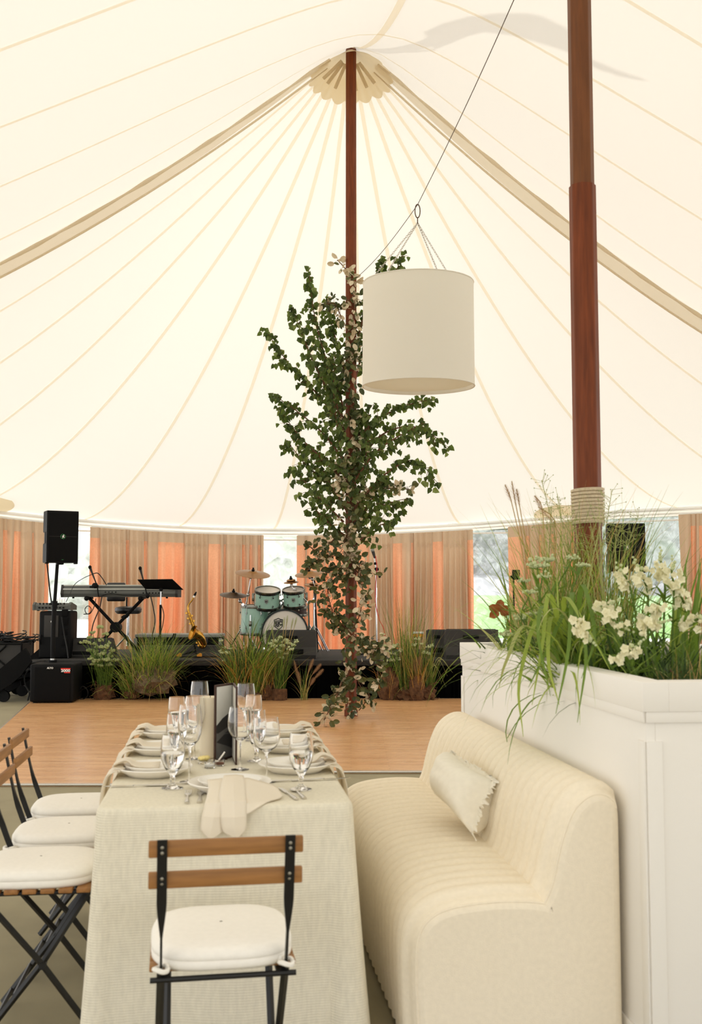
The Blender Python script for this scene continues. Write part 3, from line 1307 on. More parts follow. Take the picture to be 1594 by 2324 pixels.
t = thing('mixing_console', 'grey mixing console lying on top of the stage loudspeaker', 'mixer', (at(146, 0, UY).x, UY + .02, mz))
b = MB()
sec = [(-.0, .01), (0, .075), (.06, .11), (.34, .06), (.34, .01)]
b.prism([V((-.235, y, z)) for y, z in sec], (.47, 0, 0))
b.build('chassis', 'dark_grey', t, world=False, ang=20)
for s in (-1, 1):
    b = MB()
    b.prism([V((s * .25 - .015, y - .01, z + .012 * (z > .05))) for y, z in sec], (.03, 0, 0))
    b.build('end_cheek', 'dark_grey', t, world=False, ang=20)
for k in range(8):
    b = MB()
    b.tube([V((-.17 + k * .048, -.004, .045)), V((-.17 + k * .048, -.02, .045))], .012, 8)
    b.build('socket', 'black_plastic', t, world=False)
    b = MB()
    b.tube([V((-.17 + k * .048, .03, .09)), V((-.17 + k * .048, .02, .11))], .009, 8)
    b.build('knob', 'black_plastic', t, world=False)
for k, xx in enumerate((.06, .09, .12, .16)):
    b = MB()
    b.tube([V((xx, .05, .1)), V((xx + .006, .05, .17 + .02 * (k % 2)))], .006, 6)
    b.build('plug', 'steel', t, world=False)
for i in range(4):
    b = MB()
    b.box((-.2 + .4 * (i % 2), .05 + .25 * (i // 2), .006), (.03, .03, .012))
    b.build('foot', 'black_plastic', t, world=False)


# ---------------------------------------------------------------- stage monitors
def wedge(name_label, px0, px1, pyt, Y, mat_='black_plastic', flip=1, d=.42, pocket=True, lean=.5):
    a, c = at(px0, 0, Y).x, at(px1, 0, Y).x
    h = at(0, pyt, Y).z - SZ
    w = c - a
    t = thing('stage_monitor', name_label, 'speaker', ((a + c) / 2, Y, SZ))
    # side profile: the cabinet back faces the audience and leans
    pr = [(.02, 0), (.0, h * .14), (.06, h * .42), (.06 + .02, h), (.2, h), (d, h * .35), (d, 0)]
    b = MB()
    b.prism([V((-w / 2, y, z)) for y, z in pr], (w, 0, 0))
    b.build('cabinet', mat_, t, world=False, ang=15)
    b = MB()
    b.prism([V((-w / 2 + .02, y + .002, z)) for y, z in [(.2, h + .008), (d + .006, h * .36), (d - .01, h * .34), (.19, h - .01)]], (w - .04, 0, 0))
    b.build('grille', 'black_grille', t, world=False, ang=15)
    if pocket:
        b = MB()
        b.box((-w * .02, .064, h * .76), (w * .3, .03, h * .12), bev=.01)
        b.build('handle', 'black_matte', t, world=False)
        b = MB()
        b.box((0, .03, h * .24), (w * .5, .05, h * .22), bev=.006)
        b.build('input_panel', 'black_matte', t, world=False)
    return t


wedge('dark stage monitor at the left end of the stage behind the white-flowered plant', 166, 276, 1450, 14.85, 'charcoal')
wedge('dark stage monitor in front of the bass drum', 612, 721, 1432, 14.62, 'charcoal')
wedge('slim stage monitor on the right, left one of the pair beside the planter', 962, 1008, 1431, 15.1, 'charcoal')
wedge('wide stage monitor on the right of the stage, partly hidden by the planter box', 1003, 1118, 1430, 14.6, 'charcoal')
t = wedge('low grey stage monitor lying in front of the road case', 338, 514, 1466, 14.95, 'charcoal', pocket=False, d=.5)

CY = 15.75
a, c = at(330, 0, CY).x, at(514, 0, CY).x
h = at(0, 1440, CY).z - SZ
t = thing('road_case', 'long black road case with a pale grey lid edge behind the saxophone', 'case', ((a + c) / 2, CY, SZ))
b = MB()
b.box((0, .25, h / 2 - .02), (c - a, .5, h - .04), bev=.008)
b.build('body', 'black_matte', t, world=False)
b = MB()
b.box((0, .25, h - .02), (c - a + .02, .52, .045), bev=.008)
b.build('lid', 'mid_grey', t, world=False, label='pale grey lid edge')
for s in (-1, 1):
    b = MB()
    b.box((s * (c - a) / 2, -.002, h / 2 - .03), (.05, .02, h - .05), bev=.004)
    b.build('corner_strip', 'mid_grey', t, world=False)
    b = MB()
    b.box((s * .4, -.01, h * .7), (.09, .02, .08), bev=.004)
    b.build('latch', 'charcoal', t, world=False)

mat('silver_paint', (196, 198, 190), .45)
# ---------------------------------------------------------------- keyboard on its X stand
KY = 15.35
kl, kr = at(166, 0, KY).x, at(421, 0, KY).x
kb, kt = at(0, 1355, KY).z, at(0, 1328, KY).z
t = thing('keyboard', 'long grey stage piano resting on an X stand, seen from behind', 'keyboard', ((kl + kr) / 2, KY, kb))
kw, kh = kr - kl, kt - kb
b = MB()
b.prism([V((-kw / 2 + .03, y, z)) for y, z in [(0, 0), (-.02, .05), (0, kh * .62), (.02, kh), (.3, kh * .7), (.3, 0)]], (kw - .06, 0, 0))
b.build('case', 'dark_grey', t, world=False, ang=15)
b = MB()
b.box((0, -.004, kh * .66), (kw - .07, .02, .02), bev=.004)
b.box((0, .02, kh - .004), (kw - .07, .02, .018), bev=.004)
b.build('silver_strip', 'silver_paint', t, world=False, label='silver strip along the back')
for s in (-1, 1):
    b = MB()
    b.prism([V((s * (kw / 2 - .02) - .018, y, z)) for y, z in [(0, -.004), (-.03, .05), (-.01, kh * .62), (.015, kh + .006), (.31, kh * .74), (.31, -.004)]], (.036, 0, 0))
    b.build('end_cheek', 'charcoal', t, world=False, ang=15)
    b = MB()
    b.tube([V((s * kw * .4, .05, 0)), V((s * kw * .4, .05, -.02))], .016, 10)
    b.build('foot', 'black_plastic', t, world=False)
b = MB()
for k in range(7):
    b.box((.35 + k * .045, -.018, kh * .34), (.02, .01, .018), bev=.003)
for k in range(4):
    b.box((-.2 + k * .05, -.018, kh * .42), (.018, .01, .014), bev=.003)
b.build('socket_row', 'black_plastic', t, world=False)
for k in range(26):                                  # white keys on the player side
    b = MB()
    b.box((-kw / 2 + .12 + (kw - .24) * (k + .5) / 26, .25, kh * .84), ((kw - .24) / 26 - .003, .13, .02), bev=.002)
    b.build('key', 'white_paint', t, world=False)

st = thing('keyboard_stand', 'black folding X stand under the stage piano', 'stand', (at(282, 0, KY).x, KY + .14, SZ))
xl, xr = at(223, 0, KY).x - st.location.x, at(340, 0, KY).x - st.location.x
zc = kb - SZ - .015
b = MB()
b.tube([V((xl, 0, zc)), V((xr * .95, 0, .03))], .024, 10)
b.build('leg', 'black_plastic', st, world=False)
b = MB()
b.tube([V((xr, .05, zc)), V((xl * .95, .05, .03))], .024, 10)
b.build('leg', 'black_plastic', st, world=False)
for xx, zz in ((xl, zc), (xr, zc), (xl * .95, .015), (xr * .95, .015)):
    b = MB()
    b.tube([V((xx, -.2, zz)), V((xx, .2, zz))], .015, 8)
    b.blob(V((xx, -.16, zz - .005)), .036, 2)
    b.build('support_bar', 'black_plastic', st, world=False)
b = MB()
b.tube([V((0, -.05, zc * .49)), V((0, .1, zc * .49))], .075, 20)
b.build('pivot_disc', 'black_plastic', st, world=False)


def boom_mic(label, pts, head, stand_mat='black_plastic', base=None, thick=.009, headsize=.024):
    """pts: boom polyline (world), head: direction end"""
    b0 = base or V((pts[0].x, pts[0].y, SZ))
    t = thing('microphone_stand', label, 'microphone stand', b0)
    b = MB()
    b.tube(pts, thick, 8)
    b.build('boom_arm', stand_mat, t)
    d = (pts[-1] - pts[-2]).normalized()
    h0 = pts[-1]
    b = MB()
    b.tube([h0 - d * .05, h0 + d * .03, h0 + d * .09, h0 + d * .1], [.011, .013, .018, .02], 12)
    mic = b.build('microphone', 'charcoal', t)
    b = MB()
    b.blob(h0 + d * .12, (headsize, headsize, headsize * 1.2), 2)
    b.build('mic_head', 'black_grille', mic)
    return t


m1 = boom_mic('microphone on a short boom arm clamped at the left of the stage piano',
              [at(224, 1355, KY - .06), at(221, 1331, KY - .07), at(211, 1305, KY - .08)], None, base=at(224, 1355, KY - .06))
b = MB()
b.blob(at(216, 1329, KY - .07), (.05, .03, .04), 2, .3, 3)
b.box(at(208, 1332, KY - .07), (.05, .04, .03), bev=.006)
b.build('clamp', 'black_plastic', m1)
m2 = boom_mic('microphone rising behind the music stand desk', [at(335, 1355, KY - .06), at(330, 1335, KY - .07), at(323, 1308, KY - .1)], None, base=at(335, 1355, KY - .06))
b = MB()
b.blob(at(335, 1352, KY - .06), (.03, .03, .04), 2)
b.build('clamp', 'black_plastic', m2)

# piano stool
QY = 16.2
q = at(291, 1400, QY)
t = thing('drum_throne', 'black padded stool with a backrest behind the stage piano', 'stool', (q.x, QY, SZ))
sz = at(0, 1393, QY).z - SZ
b = MB()
b.lathe([(0, sz), (.17, sz), (.2, sz + .03), (.205, sz + .07), (.19, sz + .1), (.1, sz + .115), (0, sz + .11)], 32)
b.build('seat', 'black_leather', t, world=False)
b = MB()
b.tube([V((0, 0, .1)), V((0, 0, sz))], .022, 12)
b.build('column', 'chrome', t, world=False)
for k in range(3):
    a = R(80 + 120 * k)
    b = MB()
    b.tube([V((0, 0, .28)), V((.16 * cos(a), .16 * sin(a), .1)), V((.3 * cos(a), .3 * sin(a), .012))], .013, 8)
    b.build('leg', 'chrome', t, world=False)
b = MB()
b.tube([V((-.02, .1, sz + .02)), V((-.06, .16, sz + .12)), V((-.06, .17, sz + .25))], .013, 8)
b.build('back_post', 'black_plastic', t, world=False)
z0, z1 = at(0, 1365, QY).z - SZ, at(0, 1322, QY).z - SZ
bx = (at(281, 0, QY).x - q.x)
b = MB()
b.box((bx, .17, (z0 + z1) / 2), (.29, .06, z1 - z0), bev=.028, seg=3)
b.build('backrest', 'black_leather', t, world=False)
b = MB()
b.tube([V((-.03, -.1, sz - .02)), V((-.06, -.18, sz - .05))], .012, 6)
b.tube([V((.03, -.1, sz - .02)), V((.0, -.17, sz - .06))], .012, 6)
b.build('lever', 'black_plastic', t, world=False)

# music stand
MY = 14.85
q = at(365, 1340, MY)
t = thing('music_stand', 'black music stand in front of the stage piano', 'music stand', (q.x, MY, SZ))
b = MB()
co = [at(312, 1316, MY - .05), at(391, 1315, MY - .05), at(416, 1339, MY + .14), at(330, 1337, MY + .14)]
b.prism(co, (0, .012, .006))
b.build('desk', 'black_matte', t, smooth=False)
b = MB()
b.prism([co[3], co[2], co[2] + V((0, -.05, .004)), co[3] + V((0, -.05, .004))], (0, .003, .006))
b.build('ledge', 'black_plastic', t, smooth=False)
b = MB()
b.tube([V((0, 0, .02)), V((0, 0, q.z - SZ - .2))], .016, 10)
b.build('lower_tube', 'black_plastic', t, world=False)
b = MB()
b.tube([V((0, 0, q.z - SZ - .22)), V((0, .02, q.z - SZ + .02))], .01, 10)
b.build('upper_tube', 'chrome', t, world=False)
b = MB()
b.blob(V((0, .02, q.z - SZ + .01)), .028, 2)
b.build('tilt_joint', 'black_plastic', t, world=False)
for k in range(3):
    a = R(-90 + 120 * k)
    b = MB()
    b.tube([V((0, 0, .2)), V((.24 * cos(a), .24 * sin(a), .014))], .009, 8)
    b.build('leg', 'black_plastic', t, world=False)

# ---------------------------------------------------------------- saxophone on its stand
XY = 14.95
t = thing('saxophone', 'gold saxophone leaning upright on a floor stand at centre-left of the stage', 'saxophone', at(452, 1470, XY))
S = lambda px, py, dy=0.: at(px, py, XY + dy)
b = MB()
neck = bez([S(441, 1352), S(437, 1361), S(430, 1370), S(427, 1378), S(428, 1390)], 16)
b.tube(neck, [.009 + .005 * i / 16 for i in range(17)], 10)
body = bez([S(427, 1384), S(432, 1400), S(438, 1416), S(445, 1436), S(452, 1456), S(457, 1465), S(462, 1465), S(463, 1459)], 30)
b.tube(body, [.015 + .026 * min(1, i / 24) for i in range(31)], 14)
b.build('body', 'gold', t)
b = MB()
bell = bez([S(463, 1462, -.01), S(458, 1450, -.05), S(449, 1441, -.09), S(437, 1436, -.13)], 12)
b.tube(bell, [.042, .044, .046, .05, .053, .056, .059, .062, .066, .07, .075, .082, .1], 18, caps=False)
bl = b.build('bell', 'gold', t)
b = MB()
ax = (bell[-1] - bell[-2]).normalized()
x, y = basis(ax)
M = frame(x, y, ax, bell[-1])
b.lathe([(.1, -.002), (.106, .002), (.102, .006), (.094, -.004), (.07, -.06), (.05, -.14), (0, -.16)], 24, M)
b.build('bell_inside', 'gold_inner', bl)
b = MB()
b.tube([S(440, 1354), S(443, 1349), S(446, 1343)], [.014, .017, .006], 10)
mp = b.build('mouthpiece', 'black_plastic', t)
b = MB()
b.tube([S(439.5, 1356), S(441.5, 1352)], .017, 12)
b.build('ligature', 'white_metal', mp)
rng = random.Random(9)
for k in range(14):
    f = 2 + k * 1.6
    i = int(f)
    c = body[i].lerp(body[i + 1], f - i)
    o = V((.035 * (1 if k % 2 else -1), -.03, 0))
    b = MB()
    b.tube([c + V((0, -.02, 0)), c + o * .9], .006, 6)
    b.lathe([(0, .004), (.014, .004), (.016, 0), (.016, -.004), (0, -.004)], 10, frame((1, 0, 0), (0, 0, 1), (0, -1, 0), c + o))
    b.build('key', 'gold', t)
b = MB()
b.tube([p + V((.022, -.03, 0)) for p in body[2:24]], .004, 6)
b.tube([p + V((-.02, -.034, 0)) for p in body[3:20]], .004, 6)
b.build('key_rod', 'gold', t)
t = thing('saxophone_stand', 'black folding floor stand with amber feet holding the saxophone', 'stand', at(446, 1491, XY + .04))
b = MB()
b.tube([S(446, 1490, .06), S(443, 1470, .08), S(437, 1450, .08)], .014, 8)
b.tube([S(395, 1438, .3), S(391, 1450, .3), S(396, 1460, .2), S(440, 1480, .1)], .01, 8)
b.tube([S(399, 1438, .3), S(395, 1450, .3)], .01, 8)
b.build('post', 'black_plastic', t)
for k, px in enumerate((406, 452)):
    b = MB()
    b.tube([S(440, 1478, .06), S(px, 1489, .02 - .1 * k)], .012, 8)
    lg = b.build('leg', 'black_plastic', t)
    b = MB()
    b.prism([S(px - 5, 1490, -.1 * k), S(px + 6, 1490, -.1 * k), S(px + 6, 1484, -.1 * k), S(px + 2, 1482, -.1 * k), S(px - 5, 1486, -.1 * k)], (0, .03, 0))
    b.build('foot', 'amber', lg, label='amber rubber foot')

# ---------------------------------------------------------------- drum kit
DY = 15.85
D = lambda px, py, dy=0.: at(px, py, DY + dy)
PX = DY / FPX                                       # metres per pixel there


def drum(name, label, c, r, h, axis, cat, batter='drum_head', shell='mint_shell', lugs=8, reso=True, badge=None, rim=.014):
    """shell with hoops, heads, lugs; c: centre of shell"""
    axis = axis.normalized()
    x, y = basis(axis)
    M = frame(x, y, axis, c)
    t = thing(name, label, cat, c, group='pieces of the mint green drum kit')
    b = MB()
    b.lathe([(r * .97, -h / 2), (r, -h / 2), (r, h / 2), (r * .97, h / 2)], 40, M)
    sh = b.build('shell', shell, t, ang=30)
    for s in (-1, 1):
        b = MB()
        z = s * h / 2
        b.lathe([(r * .985, z - .022), (r + rim, z - .022), (r + rim + .003, z), (r + rim, z + .022), (r * .985, z + .022), (r * .985, z - .022)], 40, M)
        b.build('hoop', 'drum_hoop' if name == 'bass_drum' else 'chrome_dark', t, ang=30)
        b = MB()
        b.lathe([(0, z + s * .012), (r * .6, z + s * .012), (r * .985, z + s * .008)], 40, M)
        b.build('head', batter if (s > 0 or name == 'bass_drum') else 'drum_head', t, ang=60)
    for k in range(lugs):
        a = 2 * pi * (k + .5) / lugs
        b = MB()
        d = M.to_3x3() @ V((cos(a), sin(a), 0))
        for s in (-1, 1):
            b.tube([M @ V(((r + .012) * cos(a), (r + .012) * sin(a), s * h * .5)), M @ V(((r + .012) * cos(a), (r + .012) * sin(a), s * h * .2))], .005, 6)
            b.tube([M @ V(((r + .004) * cos(a), (r + .004) * sin(a), s * h * .27)), M @ V(((r + .022) * cos(a), (r + .022) * sin(a), s * h * .27))], .011, 8)
        b.build('lug', 'chrome', t)
    return t, M


mat('chrome_dark', (120, 120, 112), .25, metal=1)
mat('ink', (34, 34, 34), .6)

# bass drum: front head towards the room
rb = 51 * PX
cb = D(641, 1437)
ax_b = V((.16, -1, .0)).normalized()
t, M = drum('bass_drum', 'mint green bass drum with a white head bearing a shield emblem', cb + V((.0, .25, 0)), rb, .44, -ax_b, 'drum', rim=.018)
hc = cb + V((0, .25, 0)) + ax_b * .236
ex = V((1, .16, 0)).normalized()
EM = frame(ex, V((0, 0, 1)), ax_b, hc + ex * (626 - 641) * PX + V((0, 0, (1437 - 1416) * PX)))
e = PX
sh = [(-9.5, 9), (-5, 10), (0, 12.5), (5, 10), (10, 9.5), (9, 4), (9.5, -5), (6, -9), (1, -13), (-4, -9), (-9.5, -5), (-8.5, 3)]
b = MB()
for k in range(len(sh)):
    p, q2 = sh[k], sh[(k + 1) % len(sh)]
    b.tube([EM @ V((p[0] * e, p[1] * e, 0)), EM @ V((q2[0] * e, q2[1] * e, 0))], .0055, 5)
for (ax_, ay, bx_, by) in ((-8, 6, 8, 9), (-8, 4.4, 8, 7.4), (-8, -6.6, 8, -3.4)):
    b.tube([EM @ V((ax_ * e, ay * e, 0)), EM @ V((bx_ * e, by * e, 0))], .0032, 5)
em = b.build('emblem', 'ink', t, label='black shield emblem outline')
for ch, xx, yy, sc in (('S', -4.6, -.8, 11), ('J', 0, -.4, 12), ('C', 4.8, 1.0, 11)):
    tm = text_mesh(ch, sc * e, EM @ Matrix.Translation(V((xx * e, yy * e, 0))), .002, .004)
    tm.build('lettering', 'ink', em, smooth=False, label='black letter ' + ch)
for s in (-1, 1):
    b = MB()
    p = cb + V((s * rb * .8, .1, -rb * .5))
    b.tube([p, V((p.x + s * .14, p.y - .16, SZ + .012))], .011, 8)
    b.build('spur', 'chrome', t)

# rack toms
tomax = V((.05, -.32, 1))
for lab, px, pyt, pyb, hw in (('mint green rack tom above the bass drum, left one beside the window gap', 607, 1335, 1382, 27.5),
                              ('smaller mint green rack tom above the bass drum, right one', 667.5, 1335, 1378, 24)):
    c = D(px, (pyt + pyb) / 2, .12)
    r = hw * PX
    hh = (pyb - pyt) * PX * .8
    t, M = drum('tom', lab, c, r, hh, tomax if px < 640 else V((-.05, -.32, 1)), 'drum', lugs=6)
    b = MB()
    f = M @ V((0, 0, 0))
    d = V((0, -1, -.32)).normalized()
    up = V((0, -.3, 1)).normalized()
    q = f + d * (r + .006) + V(((.0), 0, .01))
    BM = frame(V((1, 0, 0)), up, d, q)
    b.prism([BM @ V((x * PX, y * PX, 0)) for x, y in [(-4, 4.5), (0, 5.6), (4, 4.5), (4, -1), (0, -5.4), (-4, -1)]], d * .004)
    bd = b.build('badge', 'mid_grey', t, label='small shield badge')
    tm = text_mesh('SJC', 3.4 * PX, BM @ Matrix.Translation(V((0, .8 * PX, .006))), .001, .001)
    tm.build('lettering', 'ink', bd, smooth=False)
    b = MB()
    b.box(f - V((-.25 * r, 0, 0)) + tomax.normalized() * (-hh / 2 - .016) + V((-r * .75, -r * .3, -.005)), (.07, .04, .01))
    b.build('tape', 'sticker_blue', t, label='blue tape on the lower head')
    b = MB()
    s = 1 if px < 640 else -1
    b.tube([c + V((s * r, .02, -.02)), c + V((s * (r + .06), .03, -.06)), V((D(640, 0).x + s * -.02, DY + .2, cb.z + rb))], .013, 8)
    b.build('mount_arm', 'chrome', t)
    b = MB()
    b.box(c + V((-s * (r + .03), .0, .02)), (.04, .05, .12), bev=.01)
    b.build('mount_bracket', 'chrome_dark', t)

# floor tom and snare
c = D(578, 1407, .25)
t, M = drum('floor_tom', 'deep mint green floor tom left of the bass drum', c, 31 * PX, 62 * PX, V((.03, -.04, 1)), 'drum', lugs=6)
for k in range(3):
    a = R(-100 + 120 * k)
    x, y = c.x + (31 * PX + .03) * cos(a), c.y + (31 * PX + .03) * sin(a)
    b = MB()
    b.tube([V((x, y, c.z + .08)), V((x, y, SZ + .012))], .01, 8)
    lg = b.build('leg', 'chrome', t)
    b = MB()
    b.box((x, y, c.z - .05), (.045, .05, .08), bev=.01)
    b.build('leg_bracket', 'chrome_dark', lg)
c = D(668, 1386, .45)
t, M = drum('snare_drum', 'dark brown snare drum below the right rack tom', c, 29 * PX, 17 * PX, V((0, -.1, 1)), 'drum', shell='snare_brown', lugs=8)
b = MB()
b.tube([c + V((0, 0, -.1)), V((c.x, c.y, SZ + .02))], .014, 8)
for k in range(3):
    a = R(-90 + 120 * k)
    b.tube([V((c.x, c.y, SZ + .2)), V((c.x + .24 * cos(a), c.y + .24 * sin(a), SZ + .012))], .009, 6)
    b.tube([c + V((0, 0, -.12)), c + V((.2 * cos(a), .2 * sin(a), -.07))], .009, 6)
b.build('stand', 'chrome', t)


def cymbal_stand(label, c, r, tilt, arm, base, m='brass_cymbal', second=None, kind='cymbal'):
    """c: cymbal centre; arm: polyline from tripod column up to the cymbal"""
    t = thing('cymbal_stand', label, 'cymbal', V((base.x, base.y, SZ)), group='cymbals on chrome stands around the drum kit')
    T = Matrix.Translation(c) @ tilt.to_4x4()
    b = MB()
    b.lathe([(.008, .034), (.05, .034), (.07, .02), (r * .4, .012), (r, -.012), (r, -.015), (r * .4, .008), (.07, .016), (.008, .03)], 40, T)
    b.build('cymbal', m, t, ang=60)
    if second:
        b = MB()
        b.lathe([(.008, -.05), (.05, -.05), (.07, -.036), (r, -.006), (r, -.009), (.07, -.04), (.008, -.054)], 40, T)
        b.build('cymbal', m, t, ang=60)
    b = MB()
    b.tube([T @ V((0, 0, .03)), T @ V((0, 0, .055)), T @ V((0, 0, .06)), T @ V((0, 0, .085))], [.022, .024, .016, .012], 12)
    b.build('felt_and_nut', 'black_plastic', t)
    b = MB()
    b.tube([T @ V((0, 0, .03))] + arm, .0105, 8)
    b.build('boom_arm', 'chrome', t)
    b = MB()
    for p in arm[:-1]:
        b.blob(p, (.026, .026, .03), 2)
        b.build('joint', 'chrome', t)
        b = MB()
    b.tube([arm[-1] - V((0, .03, 0)), arm[-1] + V((0, .03, 0))], .022, 10)
    b.build('joint', 'chrome', t)
    top = arm[-1]
    b = MB()
    b.tube([top, V((base.x, base.y, SZ + .3))], .013, 10)
    b.build('column', 'chrome', t)
    for k in range(3):
        a = R(-80 + 120 * k)
        b = MB()
        b.tube([V((base.x, base.y, SZ + .42)), V((base.x + .26 * cos(a), base.y + .26 * sin(a), SZ + .014))], .009, 8)
        b.build('leg', 'chrome', t)
    return t


ry = lambda a, b_=0.: Matrix.Rotation(R(a), 3, 'X') @ Matrix.Rotation(R(b_), 3, 'Y')
cymbal_stand('large crash cymbal high above the left rack tom, in front of the drape', D(574, 1301, .1), 40 * PX, ry(14, 7),
             [D(570, 1310, .1), D(563, 1350, .12), D(558, 1376, .15)], D(552, 1440, .35))
cymbal_stand('dark cymbal low at the far left of the drum kit', D(530, 1349, .0), 31 * PX, ry(12, 4),
             [D(543, 1352, .05), D(545, 1364, .08), D(552, 1372, .1)], D(553, 1440, .5), 'bronze_dark')
cymbal_stand('crash cymbal on the right of the drum kit beside the leafy pole', D(702, 1301, .1), 33 * PX, ry(14, -6),
             [D(703, 1310, .1), D(709, 1314, .1), D(718, 1342, .15), D(716, 1380, .3)], D(716, 1440, .4))
cymbal_stand('small splash cymbal above the right rack tom', D(661, 1320, .1), 17 * PX, ry(10, -4),
             [D(662, 1328, .05), D(668, 1337, .0), D(700, 1368, .1)], D(702, 1440, .55))
cymbal_stand('pair of closed hi-hat cymbals behind the right end of the drum kit', D(712, 1328, .3), 21 * PX, ry(12, 8),
             [D(713, 1336, .3), D(713, 1360, .3)], D(713, 1440, .3), second=True)

# microphone stands beside the pole and behind the drums
V1 = 15.3
t = thing('microphone_stand', 'chrome microphone stand with a boom, right of the leafy pole', 'microphone stand', at(856, 1482, V1))
vb = t.location
b = MB()
b.tube([V((vb.x, vb.y, SZ + .02)), at(854, 1352, V1)], .012, 10)
b.build('lower_tube', 'chrome', t)
b = MB()
b.tube([at(854, 1352, V1), at(854, 1305, V1)], .009, 10)
b.tube([at(854, 1356, V1), at(854, 1334, V1)], .017, 10)
b.build('upper_tube', 'chrome', t)
b = MB()
b.tube([at(862, 1309, V1 - .1), at(855, 1294, V1 - .08), at(849, 1262, V1 - .05)], .0105, 10)
bm_ = b.build('boom_arm', 'chrome', t)
b = MB()
b.tube([at(863, 1311, V1 - .1), at(861, 1306, V1 - .1)], .018, 10)
b.build('counterweight', 'black_plastic', bm_)
b = MB()
b.blob(at(855, 1292, V1 - .08), (.035, .03, .03), 2)
b.blob(at(852, 1279, V1 - .07), (.022, .022, .022), 2)
b.build('clamp', 'black_plastic', t)
b = MB()
b.tube([at(851, 1267, V1 - .06), at(849, 1259, V1 - .05), at(847, 1252, V1 - .05)], [.013, .02, .024], 12)
mc = b.build('microphone', 'charcoal', t)
b = MB()
b.blob(at(846, 1249, V1 - .05), .028, 2)
b.build('mic_head', 'mid_grey', mc)
for k in range(3):
    a = R(20 + 120 * k)
    b = MB()
    b.tube([V((vb.x, vb.y, SZ + .08)), V((vb.x + .3 * cos(a), vb.y + .3 * sin(a), SZ + .014))], .01, 8)
    b.build('leg', 'black_plastic', t)
b = MB()
b.tube(bez([at(853, 1262, V1 - .07), at(856, 1290, V1 - .12), at(853, 1330, V1 - .05), at(853, 1370, V1 - .05), at(861, 1405, V1 - .1), at(872, 1430, V1 - .15), at(878, 1476, V1 - .2)], 40), .006, 6)
tag(b.build('microphone_cable', 'cable_red'), 'thin red microphone cable dropping beside the chrome boom stand', 'cable')

t = boom_mic('black microphone stand standing behind the right side of the drum kit',
             [at(722, 1480, 15.6), at(718, 1400, 15.6), at(716, 1362, 15.6)], None, base=V((at(722, 0, 15.6).x, 15.6, SZ)))

# percussion beside the right monitors
t = thing('tambourine', 'small percussion with two orange discs on a black stand beside the right stage monitors', 'percussion', (at(946, 1482, 15.2).x, 15.2, SZ))
b = MB()
b.tube([V((at(946, 1482, 15.2).x, 15.2, SZ + .01)), at(946, 1440, 15.2)], .01, 8)
b.build('post', 'black_plastic', t)
b = MB()
q = at(946, 1482, 15.2)
b.tube([V((q.x, q.y, SZ + .001)), V((q.x, q.y, SZ + .02))], .11, 16)
b.build('base', 'black_plastic', t)
for px in (943, 956):
    b = MB()
    M = frame((1, 0, 0), (0, .5, .87), (0, -.87, .5), at(px, 1442, 15.17))
    b.lathe([(0, .012), (.032, .012), (.036, 0), (.032, -.012), (0, -.012)], 18, M)
    ds = b.build('disc', 'amber', t, label='orange disc')
    b = MB()
    b.box(at(px, 1436, 15.17), (.075, .05, .03), bev=.01)
    b.build('cap', 'white_metal', ds)

# loose cables
CAB = [
    ('black cable hanging from the loudspeaker above the subwoofer', [(107, 1280, 13.8), (110, 1310, 14.0), (113, 1340, 14.2), (117, 1368, 14.6)], .009),
    ('thin cable looping from the left boom microphone to the stage piano', [(212, 1302, KY - .1), (222, 1301, KY - .1), (232, 1312, KY - .1), (242, 1328, KY - .1)], .007),
    ('thin cable drooping left of the boom microphone', [(210, 1303, KY - .1), (190, 1312, KY - .1), (170, 1326, KY - .1), (158, 1350, 15.0), (150, 1366, 14.85)], .005),
    ('black cable looping under the left end of the stage piano', [(218, 1358, KY - .05), (214, 1376, KY - .05), (205, 1392, KY - .05), (196, 1392, KY - .05), (193, 1382, KY - .05), (200, 1375, KY - .05), (207, 1382, KY - .05), (203, 1392, KY - .05), (190, 1394, 15.1)], .006),
    ('black cable falling from the stage piano to the left stage monitor', [(232, 1352, KY - .06), (226, 1380, KY - .06), (212, 1415, 15.2), (206, 1446, 15.1)], .008),
    ('black cable running along the back of the stage piano', [(226, 1354, KY - .06), (250, 1347, KY - .06), (285, 1351, KY - .06), (338, 1350, KY - .06)], .007),
    ('black cable pair beside the music stand', [(342, 1353, KY - .06), (348, 1380, KY - .1), (352, 1410, KY - .2), (345, 1445, KY - .2)], .008),
    ('black cable curling beside the music stand tube', [(366, 1372, 14.86), (372, 1395, 14.86), (368, 1425, 14.88), (358, 1450, 14.9)], .006),
    ('black cable running down the front of the stage loudspeaker', [(140, 1400, 14.68), (146, 1440, 14.68), (152, 1470, 14.6), (155, 1494, 14.5)], .009),
    ('black cable coiled on the floor beside the subwoofer', [(176, 1577, 14.1), (186, 1558, 14.1), (198, 1566, 14.1), (198, 1580, 14.1), (186, 1587, 14.1), (175, 1580, 14.1), (172, 1560, 14.1)], .008),
    ('black cable dangling at the left of the subwoofer', [(64, 1522, 14.05), (56, 1535, 14.0), (58, 1555, 14.0), (66, 1572, 13.95), (63, 1590, 13.9)], .01),
]
for lab, pts, r in CAB:
    b = MB()
    b.tube(bez([at(*p) for p in pts], 40), r, 6)
    tag(b.build('cable', 'cable_black'), lab, 'cable')

# ================================================================ DINING TABLE
TYAW = R(7.0)
TC = V((-.392, 3.39, 0))                            # middle of the near edge
TX, TY_ = V((cos(TYAW), sin(TYAW), 0)), V((-sin(TYAW), cos(TYAW), 0))
TW, TL, TH = .80, 1.88, .76


def T(lx, ly, z=TH):
    return TC + TX * lx + TY_ * ly + V((0, 0, z))


